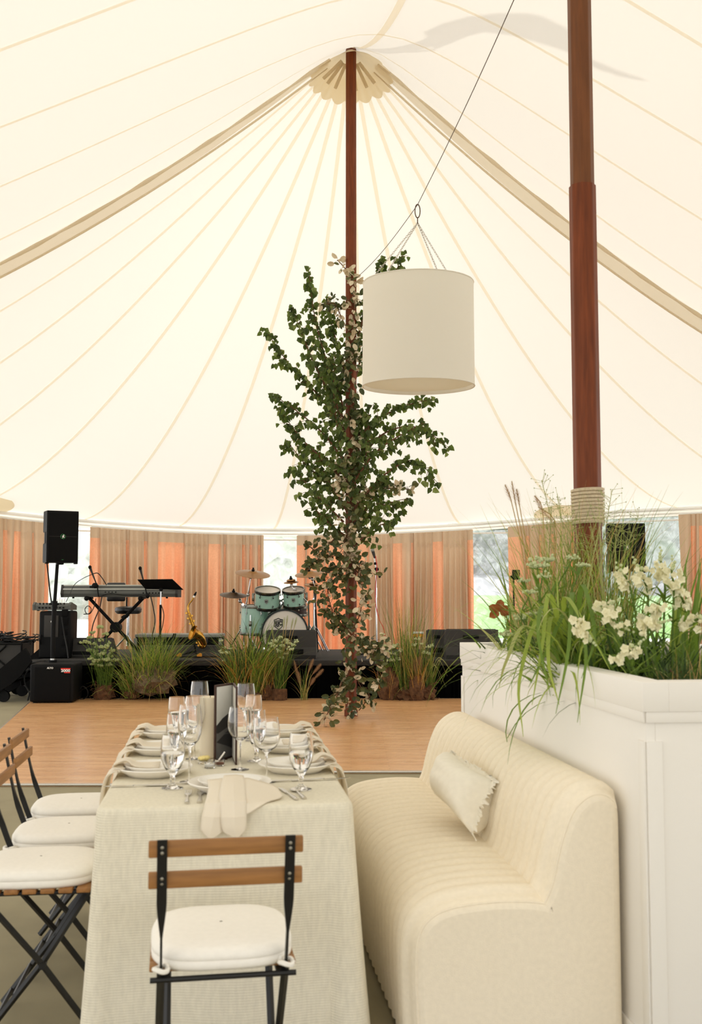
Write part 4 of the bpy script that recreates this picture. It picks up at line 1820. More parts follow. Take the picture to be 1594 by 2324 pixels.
t = thing('folding_table', 'long banquet table hidden under the linen tablecloth', 'table', T(0, TL / 2, 0.003), TYAW)
b = MB()
b.box((0, 0, TH - .025), (TW - .03, TL - .03, .035), bev=.012)
b.build('table_top', 'teak', t, world=False)
for sx in (-1, 1):
    for sy in (-1, 1):
        b = MB()
        b.tube([V((sx * .3, sy * .8, 0)), V((sx * .3, sy * .8, TH - .04))], .016, 10)
        b.build('leg', 'iron_black', t, world=False)


def outline(hw, hl, r, n=10, m=26):
    """rounded rectangle, counter-clockwise from the near right corner"""
    pts = []
    cs = [(hw - r, -hl + r, -90), (hw - r, hl - r, 0), (-hw + r, hl - r, 90), (-hw + r, -hl + r, 180)]
    for k, (cx, cy, a0) in enumerate(cs):
        for i in range(n + 1):
            a = R(a0 + 90 * i / n)
            pts.append((cx + r * cos(a), cy + r * sin(a), cos(a), sin(a), abs(sin(R(180 * i / n)))))
        nx, ny, na = cs[(k + 1) % 4]
        a = R(a0 + 90)
        e0 = (cx + r * cos(a), cy + r * sin(a))
        e1 = (nx + r * cos(R(na)), ny + r * sin(R(na)))
        mm = m if k % 2 else m * 2
        for i in range(1, mm):
            q = i / mm
            pts.append((e0[0] + (e1[0] - e0[0]) * q, e0[1] + (e1[1] - e0[1]) * q, cos(a), sin(a), 0))
    return pts


OUT = outline(TW / 2, TL / 2, .045)
per = []
acc = 0
for i, p in enumerate(OUT):
    per.append(acc)
    q = OUT[(i + 1) % len(OUT)]
    acc += hypot(q[0] - p[0], q[1] - p[1])
rows = []
CM = T(0, TL / 2, 0)
loc = lambda x, y, z: CM + TX * x + TY_ * y + V((0, 0, z))
for s in (.02, .25, .5, .75, .93):
    rows.append([loc(p[0] * s, p[1] * s if s < .9 else p[1] * s, TH + .0015) for p in OUT])
for (o, z) in ((-.012, TH + .0015), (-.003, TH - .001), (.003, TH - .008), (.006, TH - .02)):
    rows.append([loc(p[0] + p[2] * o, p[1] + p[3] * o, z) for p in OUT])
for k in range(1, 19):
    d = k / 18
    z = (TH - .02) * (1 - d) + .012
    row = []
    for i, p in enumerate(OUT):
        s = per[i]
        f = (.5 * sin(s * 9.0 + .6) + .35 * sin(s * 15.1 + 1.9) + .3 * sin(s * 4.2))
        amp = .022 * d ** 1.2
        front = p[3] < -.7
        side = abs(p[2]) > .9
        flare = (.030 if front else .022) * d
        if side:
            flare = .02 * d
        o = .006 + flare + f * amp * 1.5 + p[4] * .03 * d ** 1.1
        row.append(loc(p[0] + p[2] * o, p[1] + p[3] * o, z))
    rows.append(row)
b = MB()
b.grid(rows, closed=True)
tc_ = b.build('tablecloth', 'linen')
tag(tc_, 'floor-length oatmeal linen tablecloth over the long dining table', 'tablecloth')

ZT = TH + .003


# ---- plates, napkins, cards, cutlery
def make_plate(label, p, group='stoneware plates set on the linen tablecloth'):
    t = thing('dinner_plate', label, 'plate', p, TYAW, group=group)
    b = MB()
    b.lathe([(0, .004), (.08, .004), (.085, 0), (.095, 0), (.105, .008), (.138, .026), (.142, .03), (.139, .033), (.118, .025), (.1, .016), (.088, .012), (0, .012)], 48)
    b.build('charger', 'stoneware', t, world=False, ang=60)
    b = MB()
    b.lathe([(0, .0135), (.075, .0135), (.08, .016), (.105, .034), (.108, .038), (.104, .039), (.085, .026), (.074, .02), (0, .02)], 48)
    b.build('side_plate', 'porcelain', t, world=False, ang=60, label='smaller paler plate on top')
    return t


PL = [(-.262, .60, 'front plate of the left side, nearest the camera beside the water goblet'), (-.262, 1.13, 'middle plate of the three along the left side of the table'),
      (-.262, 1.64, 'far left plate at the end of the table by the dance floor'),
      (.262, .62, 'front plate of the right side, beside the large wine glass'), (.262, 1.13, 'middle plate of the three along the right side of the table'),
      (.262, 1.62, 'far right plate at the end of the table by the dance floor'),
      (.012, .255, 'plate at the near head of the table, behind the wooden chair')]
proto = None
for i, (lx, ly, lab) in enumerate(PL):
    p = T(lx, ly, ZT)
    lab = 'stoneware ' + lab
    if proto is None:
        proto = make_plate(lab, p)
    else:
        dup(proto, p, TYAW + (pi / 2 if False else 0), lab)


def napkin(label, origin, out, side, wf, path, seed, taper=None, wrinkle=.012, thick=True):
    """strip of cloth along path [(dist outwards, height)], width profile wf(t)"""
    pts = bez([V((d, 0, z)) for d, z in path], 26)
    rows = []
    for i, q in enumerate(pts):
        t = i / 26
        w = wf(t)
        row = []
        for j in range(15):
            s = j / 14 - .5
            n = noise.noise(V((s * 6 + seed * 7, t * 2.2, seed)))
            n2 = sin(s * 15 + seed * 2 + t * 2)
            o = wrinkle * (n2 * .6 + n) * (.3 + .7 * t)
            lift = wrinkle * (1 + n2) * (1 - t) * .4
            row.append(origin + out * (q.x + (o if t > .45 else 0)) + side * (w * s + .012 * n * t) + V((0, 0, q.z + lift + (0 if t > .45 else abs(o)))))
        rows.append(row)
    b = MB()
    b.grid(rows)
    o = b.build('napkin', 'napkin', ang=80)
    so = o.modifiers.new('thickness', 'SOLIDIFY')
    so.thickness = .0025
    return tag(o, label, 'napkin', 'gauze napkins draped off the plates')


for i, (lx, ly, lab) in enumerate(PL[:6]):
    sg = -1 if lx < 0 else 1
    o = T(lx, ly, ZT)
    lens = [.18, .12, .17, .17, .14, .12][i]
    edge = TW / 2 - .262
    pth = [(-.02, .028), (.06, .03), (.1, .05), (.145, .034), (edge - .03, .03), (edge + .02, .012), (edge + .04, -.05), (edge + .05, -lens)]
    which = ['front left', 'middle left', 'far left', 'front right', 'middle right', 'far right'][i]
    napkin('cream gauze napkin draped from the %s plate over the table edge' % which, o, TX * sg, TY_,
           lambda t, i=i: (.15 + .02 * sin(i)) * (1 - .55 * math.exp(-((t - .3) / .16) ** 2)) + .05 * t, pth, i + 1)
# head-of-table napkin: two pointed tails over the edge and a flap to the right
o = T(.012, .255, ZT)
P0 = [(.05, .032), (.0, .038), (-.05, .044), (-.12, .03), (-.2, .015)]
rows = []
Z0 = ZT


def N(lx, ly, z):
    return T(.012 + lx, .255 + ly, ZT + z)


b = MB()
E_ = -.262                                          # just in front of the cloth edge
tailA = [[N(-.075, -.06, .044), N(-.02, -.055, .048), N(.02, -.05, .05)],
         [N(-.07, -.13, .03), N(-.035, -.13, .036), N(.02, -.12, .034)],
         [N(-.075, -.2, .012), N(-.04, -.2, .022), N(.005, -.2, .014)],
         [N(-.08, E_ + .005, .004), N(-.045, E_ - .003, .008), N(-.015, E_, .006)],
         [N(-.088, E_ - .016, -.03), N(-.052, E_ - .03, -.03), N(-.02, E_ - .018, -.03)],
         [N(-.092, E_ - .02, -.066), N(-.06, E_ - .034, -.07), N(-.024, E_ - .022, -.066)],
         [N(-.084, E_ - .022, -.076), N(-.06, E_ - .03, -.1), N(-.026, E_ - .024, -.076)]]
tailB = [[N(-.02, -.05, .056), N(.02, -.05, .058), N(.045, -.05, .054)],
         [N(-.03, -.13, .042), N(.012, -.13, .046), N(.05, -.12, .04)],
         [N(-.035, -.2, .022), N(.01, -.2, .03), N(.05, -.2, .02)],
         [N(-.034, E_ + .001, .01), N(.012, E_ - .008, .014), N(.05, E_, .01)],
         [N(-.03, E_ - .026, -.03), N(.012, E_ - .036, -.03), N(.05, E_ - .022, -.03)],
         [N(-.028, E_ - .028, -.06), N(.014, E_ - .04, -.066), N(.05, E_ - .026, -.06)],
         [N(-.022, E_ - .028, -.074), N(.02, E_ - .034, -.1), N(.047, E_ - .028, -.07)]]
flap = [[N(-.01, -.07, .05), N(.06, -.06, .048), N(.14, -.09, .03), N(.155, -.1, .022)],
        [N(.0, -.15, .034), N(.06, -.14, .034), N(.145, -.15, .01), N(.17, -.16, .006)],
        [N(.02, -.22, .012), N(.06, -.22, .016), N(.12, -.205, .006), N(.16, -.19, .004)],
        [N(.03, E_ - .004, .004), N(.06, E_ - .002, .004), N(.1, -.245, .004), N(.14, -.215, .004)],
        [N(.04, E_ - .02, -.03), N(.06, E_ - .018, -.022), N(.085, E_ - .012, -.008), N(.12, -.235, .003)]]
for g in (tailA, tailB, flap):
    b.grid(g)
nk = b.build('napkin', 'napkin', ang=18)
ss = nk.modifiers.new('round', 'SUBSURF')
ss.levels = ss.render_levels = 2
ss.subdivision_type = 'SIMPLE'
so = nk.modifiers.new('thickness', 'SOLIDIFY')
so.thickness = .0025
tag(nk, 'cream napkin with two pointed tails hanging over the near table edge', 'napkin', 'gauze napkins draped off the plates')

cards = [(0, 'left front'), (1, 'middle left'), (2, 'far left'), (3, 'right front'), (4, 'middle right'), (5, 'far right')]
for i, nm in cards:
    lx, ly, _ = PL[i]
    b = MB()
    b.box(T(lx + (.01 if lx < 0 else -.005), ly - .035, ZT + .0225), (.1, .06, .0012), rot=rotz(TYAW))
    tag(b.build('menu_card', 'card', smooth=False), 'small tan card lying on the %s plate' % nm, 'card', 'tan cards on the plates')

# cutlery prototypes (local: handle towards -y)
def cutlery(kind, label, p, rz):
    t = thing(kind, label, 'cutlery', p, rz, group='steel cutlery on the tablecloth')
    b = MB()
    M = Matrix.Diagonal((1, 1, .35, 1))
    hp = [V((0, -.1, .004)), V((0, -.06, .005)), V((0, -.01, .006)), V((0, .02, .007))]
    b.tube(hp, [.0075, .007, .004, .0035], 10)
    for v in b.v:
        v.z = .003 + (v.z - .003) * .45
    b.build('handle', 'steel', t, world=False)
    b = MB()
    if kind == 'knife':
        b.prism([V((x, y, .002)) for x, y in [(-.006, .015), (.006, .015), (.009, .06), (.007, .1), (-.004, .118), (-.006, .1)]], (0, 0, .0018))
        b.build('blade', 'steel', t, world=False)
    elif kind == 'fork':
        b.prism([V((x, y, .003)) for x, y in [(-.003, .015), (.003, .015), (.011, .045), (.011, .058), (-.011, .058), (-.011, .045)]], (0, 0, .0018))
        for k in range(4):
            b.tube([V((-.009 + k * .006, .056, .004)), V((-.009 + k * .006, .095, .007))], .0016, 5)
        b.build('tines', 'steel', t, world=False)
    else:
        b.blob(V((0, .045, .006)), (.019, .03, .0045), 2)
        b.build('bowl', 'steel', t, world=False)
    return t


CUT = [('knife', -.30, .36, 90, 'knife lying across the left front place, nearest the table edge'),
       ('knife', -.17, .385, 98, 'knife with its pale handle angled beside the left front plate'),
       ('fork', -.125, .135, 0, 'outer fork left of the head plate near the front table edge'),
       ('fork', -.085, .145, 0, 'inner fork left of the head plate near the front table edge'),
       ('knife', .205, .15, 12, 'knife right of the head plate near the front table edge'),
       ('spoon', .238, .165, 8, 'spoon right of the head plate near the front table edge'),
       ('fork', .245, .40, -85, 'fork lying across the right front place'),
       ('knife', .33, .41, -82, 'knife lying across the right front place by the table edge')]
for kind, lx, ly, a, lab in CUT:
    cutlery(kind, 'steel ' + lab, T(lx, ly, ZT), TYAW + R(a))


# ---- glasses
def glass(kind, label, p, h, r):
    t = thing('wine_glass' if kind == 'w' else 'water_goblet', label, 'glass', p, 0, group='stemmed glasses among the place settings')
    if kind == 'w':
        hs = h * .46
        hb = h - hs
        o = [(.0, .0), (.034, .0), (.0345, .0015), (.02, .004), (.006, .008), (.0038, .02), (.0036, hs * .8), (.0055, hs - .004), (.018, hs + .006), (r * .7, hs + hb * .14), (r * .93, hs + hb * .3), (r, hs + hb * .46), (r * .985, hs + hb * .62), (r * .92, hs + hb * .82), (r * .84, h)]
        inn = [(r * .84 - .0013, h), (r * .92 - .0016, hs + hb * .82), (r * .985 - .0017, hs + hb * .62), (r - .0018, hs + hb * .46), (r * .93 - .0019, hs + hb * .305), (r * .7 - .002, hs + hb * .15), (.016, hs + .0095), (0, hs + .0065)]
    else:
        hs = h * .26
        hb = h - hs
        o = [(.0, .0), (.036, .0), (.0365, .0018), (.02, .006), (.009, .014), (.0075, .02), (.0095, .03), (.0075, hs * .86), (.012, hs), (r * .68, hs + hb * .17), (r * .93, hs + hb * .36), (r, hs + hb * .52), (r * .985, hs + hb * .68), (r * .93, hs + hb * .86), (r * .87, h)]
        inn = [(r * .87 - .0014, h), (r * .93 - .0018, hs + hb * .86), (r * .985 - .002, hs + hb * .68), (r - .002, hs + hb * .52), (r * .93 - .0022, hs + hb * .365), (r * .68 - .0025, hs + hb * .185), (.01, hs + .009), (0, hs + .0065)]
    b = MB()
    b.lathe(o + inn, 36)
    b.build('bowl_and_stem', 'clear_glass', t, world=False, ang=50)
    if kind == 'g':
        b = MB()
        k = hs + hb * .54
        b.lathe([(0, hs + .0072), (.0098, hs + .0098), (r * .68 - .0033, hs + hb * .19), (r * .93 - .003, hs + hb * .37), (r - .0028, k - .004), (r - .003, k), (0, k)], 36)
        b.build('water', 'water', t, world=False, ang=50)
    return t


GL = [('w', 435, 3.80, .27, .038, 'tall wine glass nearest the camera in the left group'),
      ('w', 445, 4.32, .25, .037, 'tall wine glass second from the camera in the left group'),
      ('w', 456, 4.92, .26, .038, 'tall wine glass farthest back in the left group, left of the candle'),
      ('g', 397, 3.68, .182, .040, 'water goblet nearest the camera in the left group'),
      ('g', 404, 4.22, .19, .038, 'water goblet second from the camera in the left group'),
      ('g', 405, 4.80, .20, .038, 'water goblet farthest back in the left group'),
      ('w', 607, 3.80, .225, .043, 'wide wine glass on a long stem nearest the camera in the right group'),
      ('w', 548, 4.06, .235, .042, 'wine glass standing just right of the open picture stand'),
      ('w', 560, 4.92, .25, .039, 'wine glass farthest back in the right group'),
      ('g', 685, 3.66, .19, .041, 'water goblet nearest the camera in the right group, by the sofa'),
      ('g', 585, 4.26, .20, .037, 'water goblet second from the camera in the right group'),
      ('g', 578, 4.84, .205, .038, 'water goblet farthest back in the right group')]
for k, px, Y, h, r, lab in GL:
    glass(k, 'clear ' + lab, V((at(px, 1345, Y).x, Y, ZT)), h, r * (1.14 if k == 'w' else 1.04))

# ---- centre pieces
p = gd(476, 1718, ZT)
t = thing('pillar_candle', 'thick cream pillar candle standing left of the open picture stand', 'candle', p)
b = MB()
hh = .243
b.lathe([(0, 0), (.04, 0), (.042, .002), (.042, hh - .004), (.039, hh), (.03, hh - .004), (0, hh - .006)], 40)
b.build('wax', 'candle_wax', t, world=False)
b = MB()
b.tube([V((0, 0, hh - .008)), V((.001, 0, hh + .006))], .0012, 6)
b.build('wick', 'iron_black', t, world=False)

sp = gd(527, 1719, ZT)
t = thing('picture_stand', 'open hinged picture stand with a grey mountain photograph and dark brown edges', 'picture stand', sp)
hgt = .30
lft = V((at(492, 1345, 4.24).x, 4.24, ZT))
rgt = V((at(537.5, 1345, 4.17).x, 4.17, ZT))
for k, e in enumerate((lft, rgt)):
    d = (e - sp)
    L = d.length
    d.normalize()
    n = V((d.y, -d.x, 0)) if k == 0 else V((d.y, -d.x, 0))
    if n.y > 0:
        n = -n
    M = frame(d, V((0, 0, 1)), n, sp)
    b = MB()
    b.prism([M @ V((x, y, 0)) for x, y in [(0, 0), (L, 0), (L, hgt), (0, hgt)]], n * -.007)
    cv = b.build('cover', 'frame_brown', t, smooth=False, label='dark brown cover leaf')
    b = MB()
    x0, x1, y0, y1 = .006, L - .006, .008, hgt - .008
    if k == 0:
        q = lambda x, y, o=.001: M @ V((x, y, o))
        W = x1 - x0
        b.add([q(x0, y0), q(x1, y0), q(x1, y1), q(x0, y1)], [(0, 1, 2, 3)], 0)
        b.add([q(x0, .19, .0014), q(x0 + W * .3, .178, .0014), q(x0 + W * .62, .165, .0014), q(x1, .14, .0014), q(x1, .11, .0014), q(x0, .1, .0014)], [(0, 1, 2, 3, 4, 5)], 1)
        b.add([q(x0, .1, .0013), q(x1, .11, .0013), q(x1, y0, .0013), q(x0, y0, .0013)], [(0, 1, 2, 3)], 2)
        b.add([q(x0, .135, .0017), q(x1, .105, .0017), q(x1, .085, .0017), q(x0, .12, .0017)], [(0, 1, 2, 3)], 2)
        b.add([q(x0, .1, .0017), q(x0 + W * .5, .1, .0017), q(x1, .075, .0017), q(x0 + W * .4, .055, .0017), q(x0, .04, .0017)], [(0, 1, 2, 3, 4)], 1)
        b.build('photograph', ['photo_sky', 'photo_dark', 'photo_mid'], cv, smooth=False, label='black and white landscape photograph')
    else:
        b.add([M @ V((x0, y0, .001)), M @ V((x1, y0, .001)), M @ V((x1, y1, .001)), M @ V((x0, y1, .001))], [(0, 1, 2, 3)])
        b.build('page', 'photo_white', cv, smooth=False, label='pale page')

p = gd(463, 1732, ZT)
t = thing('butter_dish', 'small glass dish with a pale yellow butter rosette', 'dish', p)
b = MB()
b.lathe([(0, 0), (.022, 0), (.026, .012), (.028, .014), (.024, .013), (.02, .004), (0, .004)], 24)
b.build('dish', 'clear_glass', t, world=False)
b = MB()
for k in range(9):
    a = k * 2.4
    b.blob(V((.013 * cos(a) * (k > 0), .013 * sin(a) * (k > 0), .016 + .006 * (k == 0) + .003 * (k % 3))), (.011, .011, .008), 2, .2, 3, seed=k)
b.build('butter', 'butter', t, world=False)
p = gd(476, 1742, ZT)
t = thing('salt_cellar', 'little glass cellar of white salt in front of the butter dish', 'dish', p)
b = MB()
b.lathe([(0, 0), (.02, 0), (.022, .02), (.0205, .021), (.019, .004), (0, .004)], 24)
b.build('dish', 'clear_glass', t, world=False)
b = MB()
b.lathe([(0, .0045), (.0185, .0045), (.019, .012), (0, .015)], 24)
b.build('salt', 'white_paint', t, world=False)
p = gd(499, 1737, ZT)
t = thing('spice_cellar', 'little glass cellar of brown spice with a tiny spoon', 'dish', p)
b = MB()
b.lathe([(0, 0), (.018, 0), (.02, .022), (.0185, .023), (.017, .004), (0, .004)], 24)
b.build('dish', 'clear_glass', t, world=False)
b = MB()
b.lathe([(0, .0045), (.0165, .0045), (.017, .011), (0, .013)], 24)
b.build('spice', 'spice', t, world=False)
b = MB()
b.tube([V((-.008, 0, .014)), V((.018, .01, .05))], .0032, 8)
b.blob(V((-.009, -.001, .016)), (.007, .007, .004), 2)
b.build('spoon', 'stoneware', t, world=False)


# ================================================================ FOLDING CHAIRS
def make_chair(label, loc, rz):
    t = thing('folding_chair', label, 'chair', loc, rz, group='wooden bistro chairs round the dining table')
    W2 = .1915
    SR = .022
    # upright flat bars that carry the slats, then the front legs
    for s in (-1, 1):
        x = s * .158
        up = bez([V((x, -.29, .822)), V((x, -.268, .72)), V((x, -.244, .62)), V((x, -.217, .54)), V((x, -.19, .472))], 20)
        b = MB()
        rows = []
        for i, p in enumerate(up):
            q = i / 20
            w = .0125 if q < .42 else .0125 * (1 - min(1, (q - .42) / .22)) + .003 * min(1, (q - .42) / .22)
            d = .0035 if q < .42 else .0035 + .0075 * min(1, (q - .42) / .22)
            rows.append([p + V((-w, -d, 0)), p + V((w, -d, 0)), p + V((w, d, 0)), p + V((-w, d, 0))])
        b.grid(rows, closed=True)
        b.add(rows[0], [(3, 2, 1, 0)])
        ub = b.build('back_upright', 'iron_black', t, world=False, ang=35)
        for z in (.803, .79, .724, .711):
            b = MB()
            tt = (.822 - z) / .35
            y = up[int(tt * 20)].y - .005
            b.lathe([(.0048, -.0012), (.004, .001), (0, .002)], 10, frame((1, 0, 0), (0, 0, 1), (0, -1, 0), (x, y, z)))
            b.build('rivet', 'rivet', ub, world=False)
        b = MB()
        x2 = s * .163
        b.tube([V((x, -.19, .477)), V((x2, .03, .23)), V((s * .168, .2, .008))], .0105, 4)
        b.build('leg', 'iron_black', t, world=False, ang=30)
        b = MB()
        x3 = s * .142
        b.tube([V((x3, .17, .452)), V((x3, .03, .235)), V((x3, -.15, .008))], .0105, 4)
        b.build('leg', 'iron_black', t, world=False, ang=30)
        b = MB()
        b.box((s * .145, 0, .453), (.02, .36, .012), bev=.002)
        b.build('seat_rail', 'iron_black', t, world=False)
        b = MB()
        b.tube([V((s * .135, .03, .228)), V((s * .174, .03, .228))], .011, 10)
        b.build('pivot', 'iron_black', t, world=False)
    for z in (.797, .7175):
        y = -.285 + (.797 - z) * .215 + .0105
        b = MB()
        b.box((0, y, z), (W2 * 2, .014, .041), bev=.0035)
        b.build('back_slat', 'teak', t, world=False)
    for k in range(6):
        b = MB()
        b.box((0, -.128 + k * .057, .4665), (.376, .044, .015), bev=.003)
        b.build('seat_slat', 'teak', t, world=False)
    for (y, z, w) in ((-.12, .05, .142), (.165, .05, .166), (-.186, .452, .185), (-.06, .13, .142)):
        b = MB()
        b.tube([V((-w, y, z)), V((w, y, z))], .0075, 8)
        b.build('cross_bar', 'iron_black', t, world=False)
    # cushion
    b = MB()
    n = 56
    rows = []
    def cu(a, k):
        ca, sa = cos(a), sin(a)
        e = 3.4
        r = 1 / ((abs(ca) ** e + abs(sa) ** e) ** (1 / e))
        if sa > .3:
            r *= 1 - .02 * sa
        return V((.186 * r * ca * k, -.008 + .203 * r * sa * k, 0))
    for k, z in ((.02, .4535), (.8, .4535), (.9, .453), (.965, .452), (1.0, .46), (1.0, .474), (.985, .4765), (1.0, .479), (1.0, .489), (.965, .5005), (.88, .5075), (.6, .512), (.02, .514)):
        rows.append([cu(2 * pi * j / n, k) + V((0, 0, z + SR)) for j in range(n)])
    b.grid(rows, closed=True)
    c = b.build('seat_cushion', 'cushion', t, world=False, ang=70)
    for s in (-1, 1):
        b = MB()
        b.tube([V((s * .158 + .017 * cos(q), -.2 + .02 * sin(q), .484 + .003 * sin(q * 2))) for q in [2 * pi * j / 16 for j in range(17)]], .0065, 6, caps=False)
        b.tube([V((s * .15, -.18, .484)), V((s * .13, -.17, .49))], .009, 6)
        b.build('cushion_tie', 'cushion', c, world=False)
    return t


c0 = make_chair('wooden bistro chair at the head of the table, its back to the camera', V((-.355, 2.96, .003)), R(9.5))
lp = [(-1.045, 3.67, 'white-cushioned bistro chair nearest the camera at the left side of the table'),
      (-1.085, 4.18, 'white-cushioned bistro chair in the middle of the row of three on the left'),
      (-1.165, 4.68, 'white-cushioned bistro chair farthest back on the left side of the table')]
for x, y, lab in lp:
    dup(c0, V((x, y, .003)), TYAW - pi / 2 + R(.0), lab)

# ================================================================ BANQUETTE SOFA
SYAW = R(6.8)
SO = V((.185, 3.31, .003))
SXv, SYv = V((cos(SYAW), sin(SYAW), 0)), V((-sin(SYAW), cos(SYAW), 0))
SLEN, SDEP = 2.12, .675
root = thing('banquette_sofa', 'cream channel-tufted banquette sofa along the right side of the table', 'sofa', SO, SYAW)
# profile across the depth (x) and height (z)
SEAT = bez([V((.012, 0, .02)), V((.004, 0, .15)), V((.0, 0, .3)), V((.012, 0, .385)), V((.05, 0, .44)), (V((.12, 0, .472))), V((.25, 0, .487)), V((.38, 0, .484)), V((.455, 0, .47))], 34)
BACK = bez([V((.40, 0, .455)), V((.432, 0, .52)), V((.452, 0, .6)), V((.475, 0, .68)), V((.51, 0, .755)), V((.56, 0, .798)), V((.61, 0, .808)), V((.65, 0, .79)), V((.672, 0, .75)), V((.675, 0, .6)), V((.675, 0, .3)), V((.675, 0, .02))], 40)
NCH = 25
cw = (SLEN - .09) / NCH


def nrm(P, i):
    d = (P[min(i + 1, len(P) - 1)] - P[max(i - 1, 0)]).normalized()
    return V((-d.z, 0, d.x))


def channel(prof, amp, y0, y1, nch, fade=lambda i: 1.):
    rows = []
    ys = []
    for c in range(nch):
        for k in range(8):
            ys.append((y0 + (y1 - y0) * (c + k / 8) / nch, abs(sin(pi * k / 8)) ** .6))
    ys.append((y1, 0.))
    for y, s in ys:
        rows.append([p + V((0, y, 0)) + nrm(prof, i) * (amp * s * fade(i)) for i, p in enumerate(prof)])
    return rows


def end_rows(prof, ya, yb, inset):
    out = []
    for k in range(6):
        a = k / 5 * pi / 2
        y = ya + (yb - ya) * sin(a)
        sh = inset * (1 - cos(a))
        out.append([p + V((0, y, 0)) - nrm(prof, i) * sh for i, p in enumerate(prof)])
    return out


CAPS = []
for nm, prof, lab in (('seat', SEAT, None), ('backrest', BACK, None)):
    amp = .02
    n = len(prof)
    fd = (lambda i: 1.) if nm == 'seat' else (lambda i: 1. if i < 27 else max(0, 1 - (i - 27) / 3))
    b = MB()
    rows = channel(prof, amp, .055, SLEN - .045, NCH, fd)
    near = end_rows(prof, .055, .0, .035)[::-1]
    far = end_rows(prof, SLEN - .045, SLEN, .035)
    full = near[:-1] + rows + far[1:]
    b.grid(full)
    CAPS.append((full[0], full[-1]))
    b.build(nm, 'sofa_cloth', root, world=False, ang=50)
    pp = MB()
    pp.tube(near[2][2 if nm == 'seat' else 0:34 if nm == 'seat' else 30], .004, 6)
    pp.build('piping', 'sofa_cloth', root, world=False)
for k in (0, 1):                                     # flat upholstered ends
    st_, bk = CAPS[0][k], CAPS[1][k]
    pol = list(st_) + [p for p in bk if not (p.z < st_[-1].z + .004 and p.x < .5)]
    b = MB()
    cen = V((.35, st_[0].y, .25))
    b.v = pol + [cen]
    hub = len(pol)
    nb_ = len(st_)
    cb2 = V((.57, st_[0].y, .55))
    b.v.append(cb2)
    for j in range(len(pol) - 1):
        if j < nb_ - 1:
            b.f.append((j, j + 1, hub))
        elif pol[j].z > .45 or j == nb_ - 1:
            b.f.append((j, j + 1, hub + 1))
        else:
            b.f.append((j, j + 1, hub))
        b.m.append(0)
    kk = next(j for j in range(nb_, len(pol)) if pol[j].z <= .45 and pol[j].x > .5)
    b.f += [(nb_ - 1, hub + 1, hub), (hub + 1, kk, hub), (len(pol) - 1, 0, hub)]
    b.m += [0, 0, 0]
    b.build('end_panel', 'sofa_cloth', root, world=False, ang=50)
for sx in (.08, .6):
    for sy in (.1, SLEN - .1):
        b = MB()
        b.tube([V((sx, sy, 0)), V((sx, sy, .03))], .03, 12)
        b.build('foot', 'iron_black', root, world=False)
b = MB()
b.box((SDEP / 2 + .004, SLEN / 2, .03), (SDEP - .06, SLEN - .08, .025))
b.build('base_board', 'iron_black', root, world=False)

# pillow leaning on the back
FT, NT_, NB, FB = at(1022, 1706, 4.52), at(1122, 1772, 4.10), at(1073, 1896, 3.97), at(985, 1800, 4.42)
nm_ = (NT_ - FB).cross(FT - NB).normalized()
if nm_.x > 0:
    nm_ = -nm_
root = thing('throw_pillow', 'cream linen pillow with a frayed edge leaning on the sofa back', 'pillow', (FB + NB) / 2)
G = 18


def pil(u, v, s):
    e = lambda q: 1 - abs(2 * q - 1) ** 2.6
    pin = .08 * (abs(2 * u - 1) ** 2 * (1 - abs(2 * v - 1)) + abs(2 * v - 1) ** 2 * (1 - abs(2 * u - 1)))
    uu, vv = .5 + (u - .5) * (1 - pin * .0 - .12 * (1 - abs(2 * v - 1)) * abs(2 * u - 1)), .5 + (v - .5) * (1 - .12 * (1 - abs(2 * u - 1)) * abs(2 * v - 1))
    p = FT.lerp(NT_, uu).lerp(FB.lerp(NB, uu), vv)
    h = .115 * (max(0, e(u) * e(v))) ** .5
    h += .006 * noise.noise(V((u * 5, v * 5, s))) * e(u) * e(v)
    return p + nm_ * (h * s)


b = MB()
b.grid([[pil(i / G, j / G, 1) for i in range(G + 1)] for j in range(G + 1)])
b.grid([[pil(i / G, j / G, -1) for i in range(G, -1, -1)] for j in range(G + 1)])
b.build('pillow_body', 'pillow_cloth', root, ang=80)
rng = random.Random(3)
b = MB()
edge = [pil(i / 60, 0, 0) for i in range(61)] + [pil(1, i / 40, 0) for i in range(41)]
ee = []
for i, p in enumerate(edge):
    c = (FT + NT_ + NB + FB) / 4
    o = (p - c).normalized()
    ee.append([p - o * .008 + nm_ * .004, p + o * .012 + nm_ * rng.uniform(-.01, .01), p + o * rng.uniform(.014, .03) + nm_ * rng.uniform(-.014, .014)])
b.grid(ee)
b.build('frayed_edge', 'pillow_cloth', root, label='ruffled frayed edging')

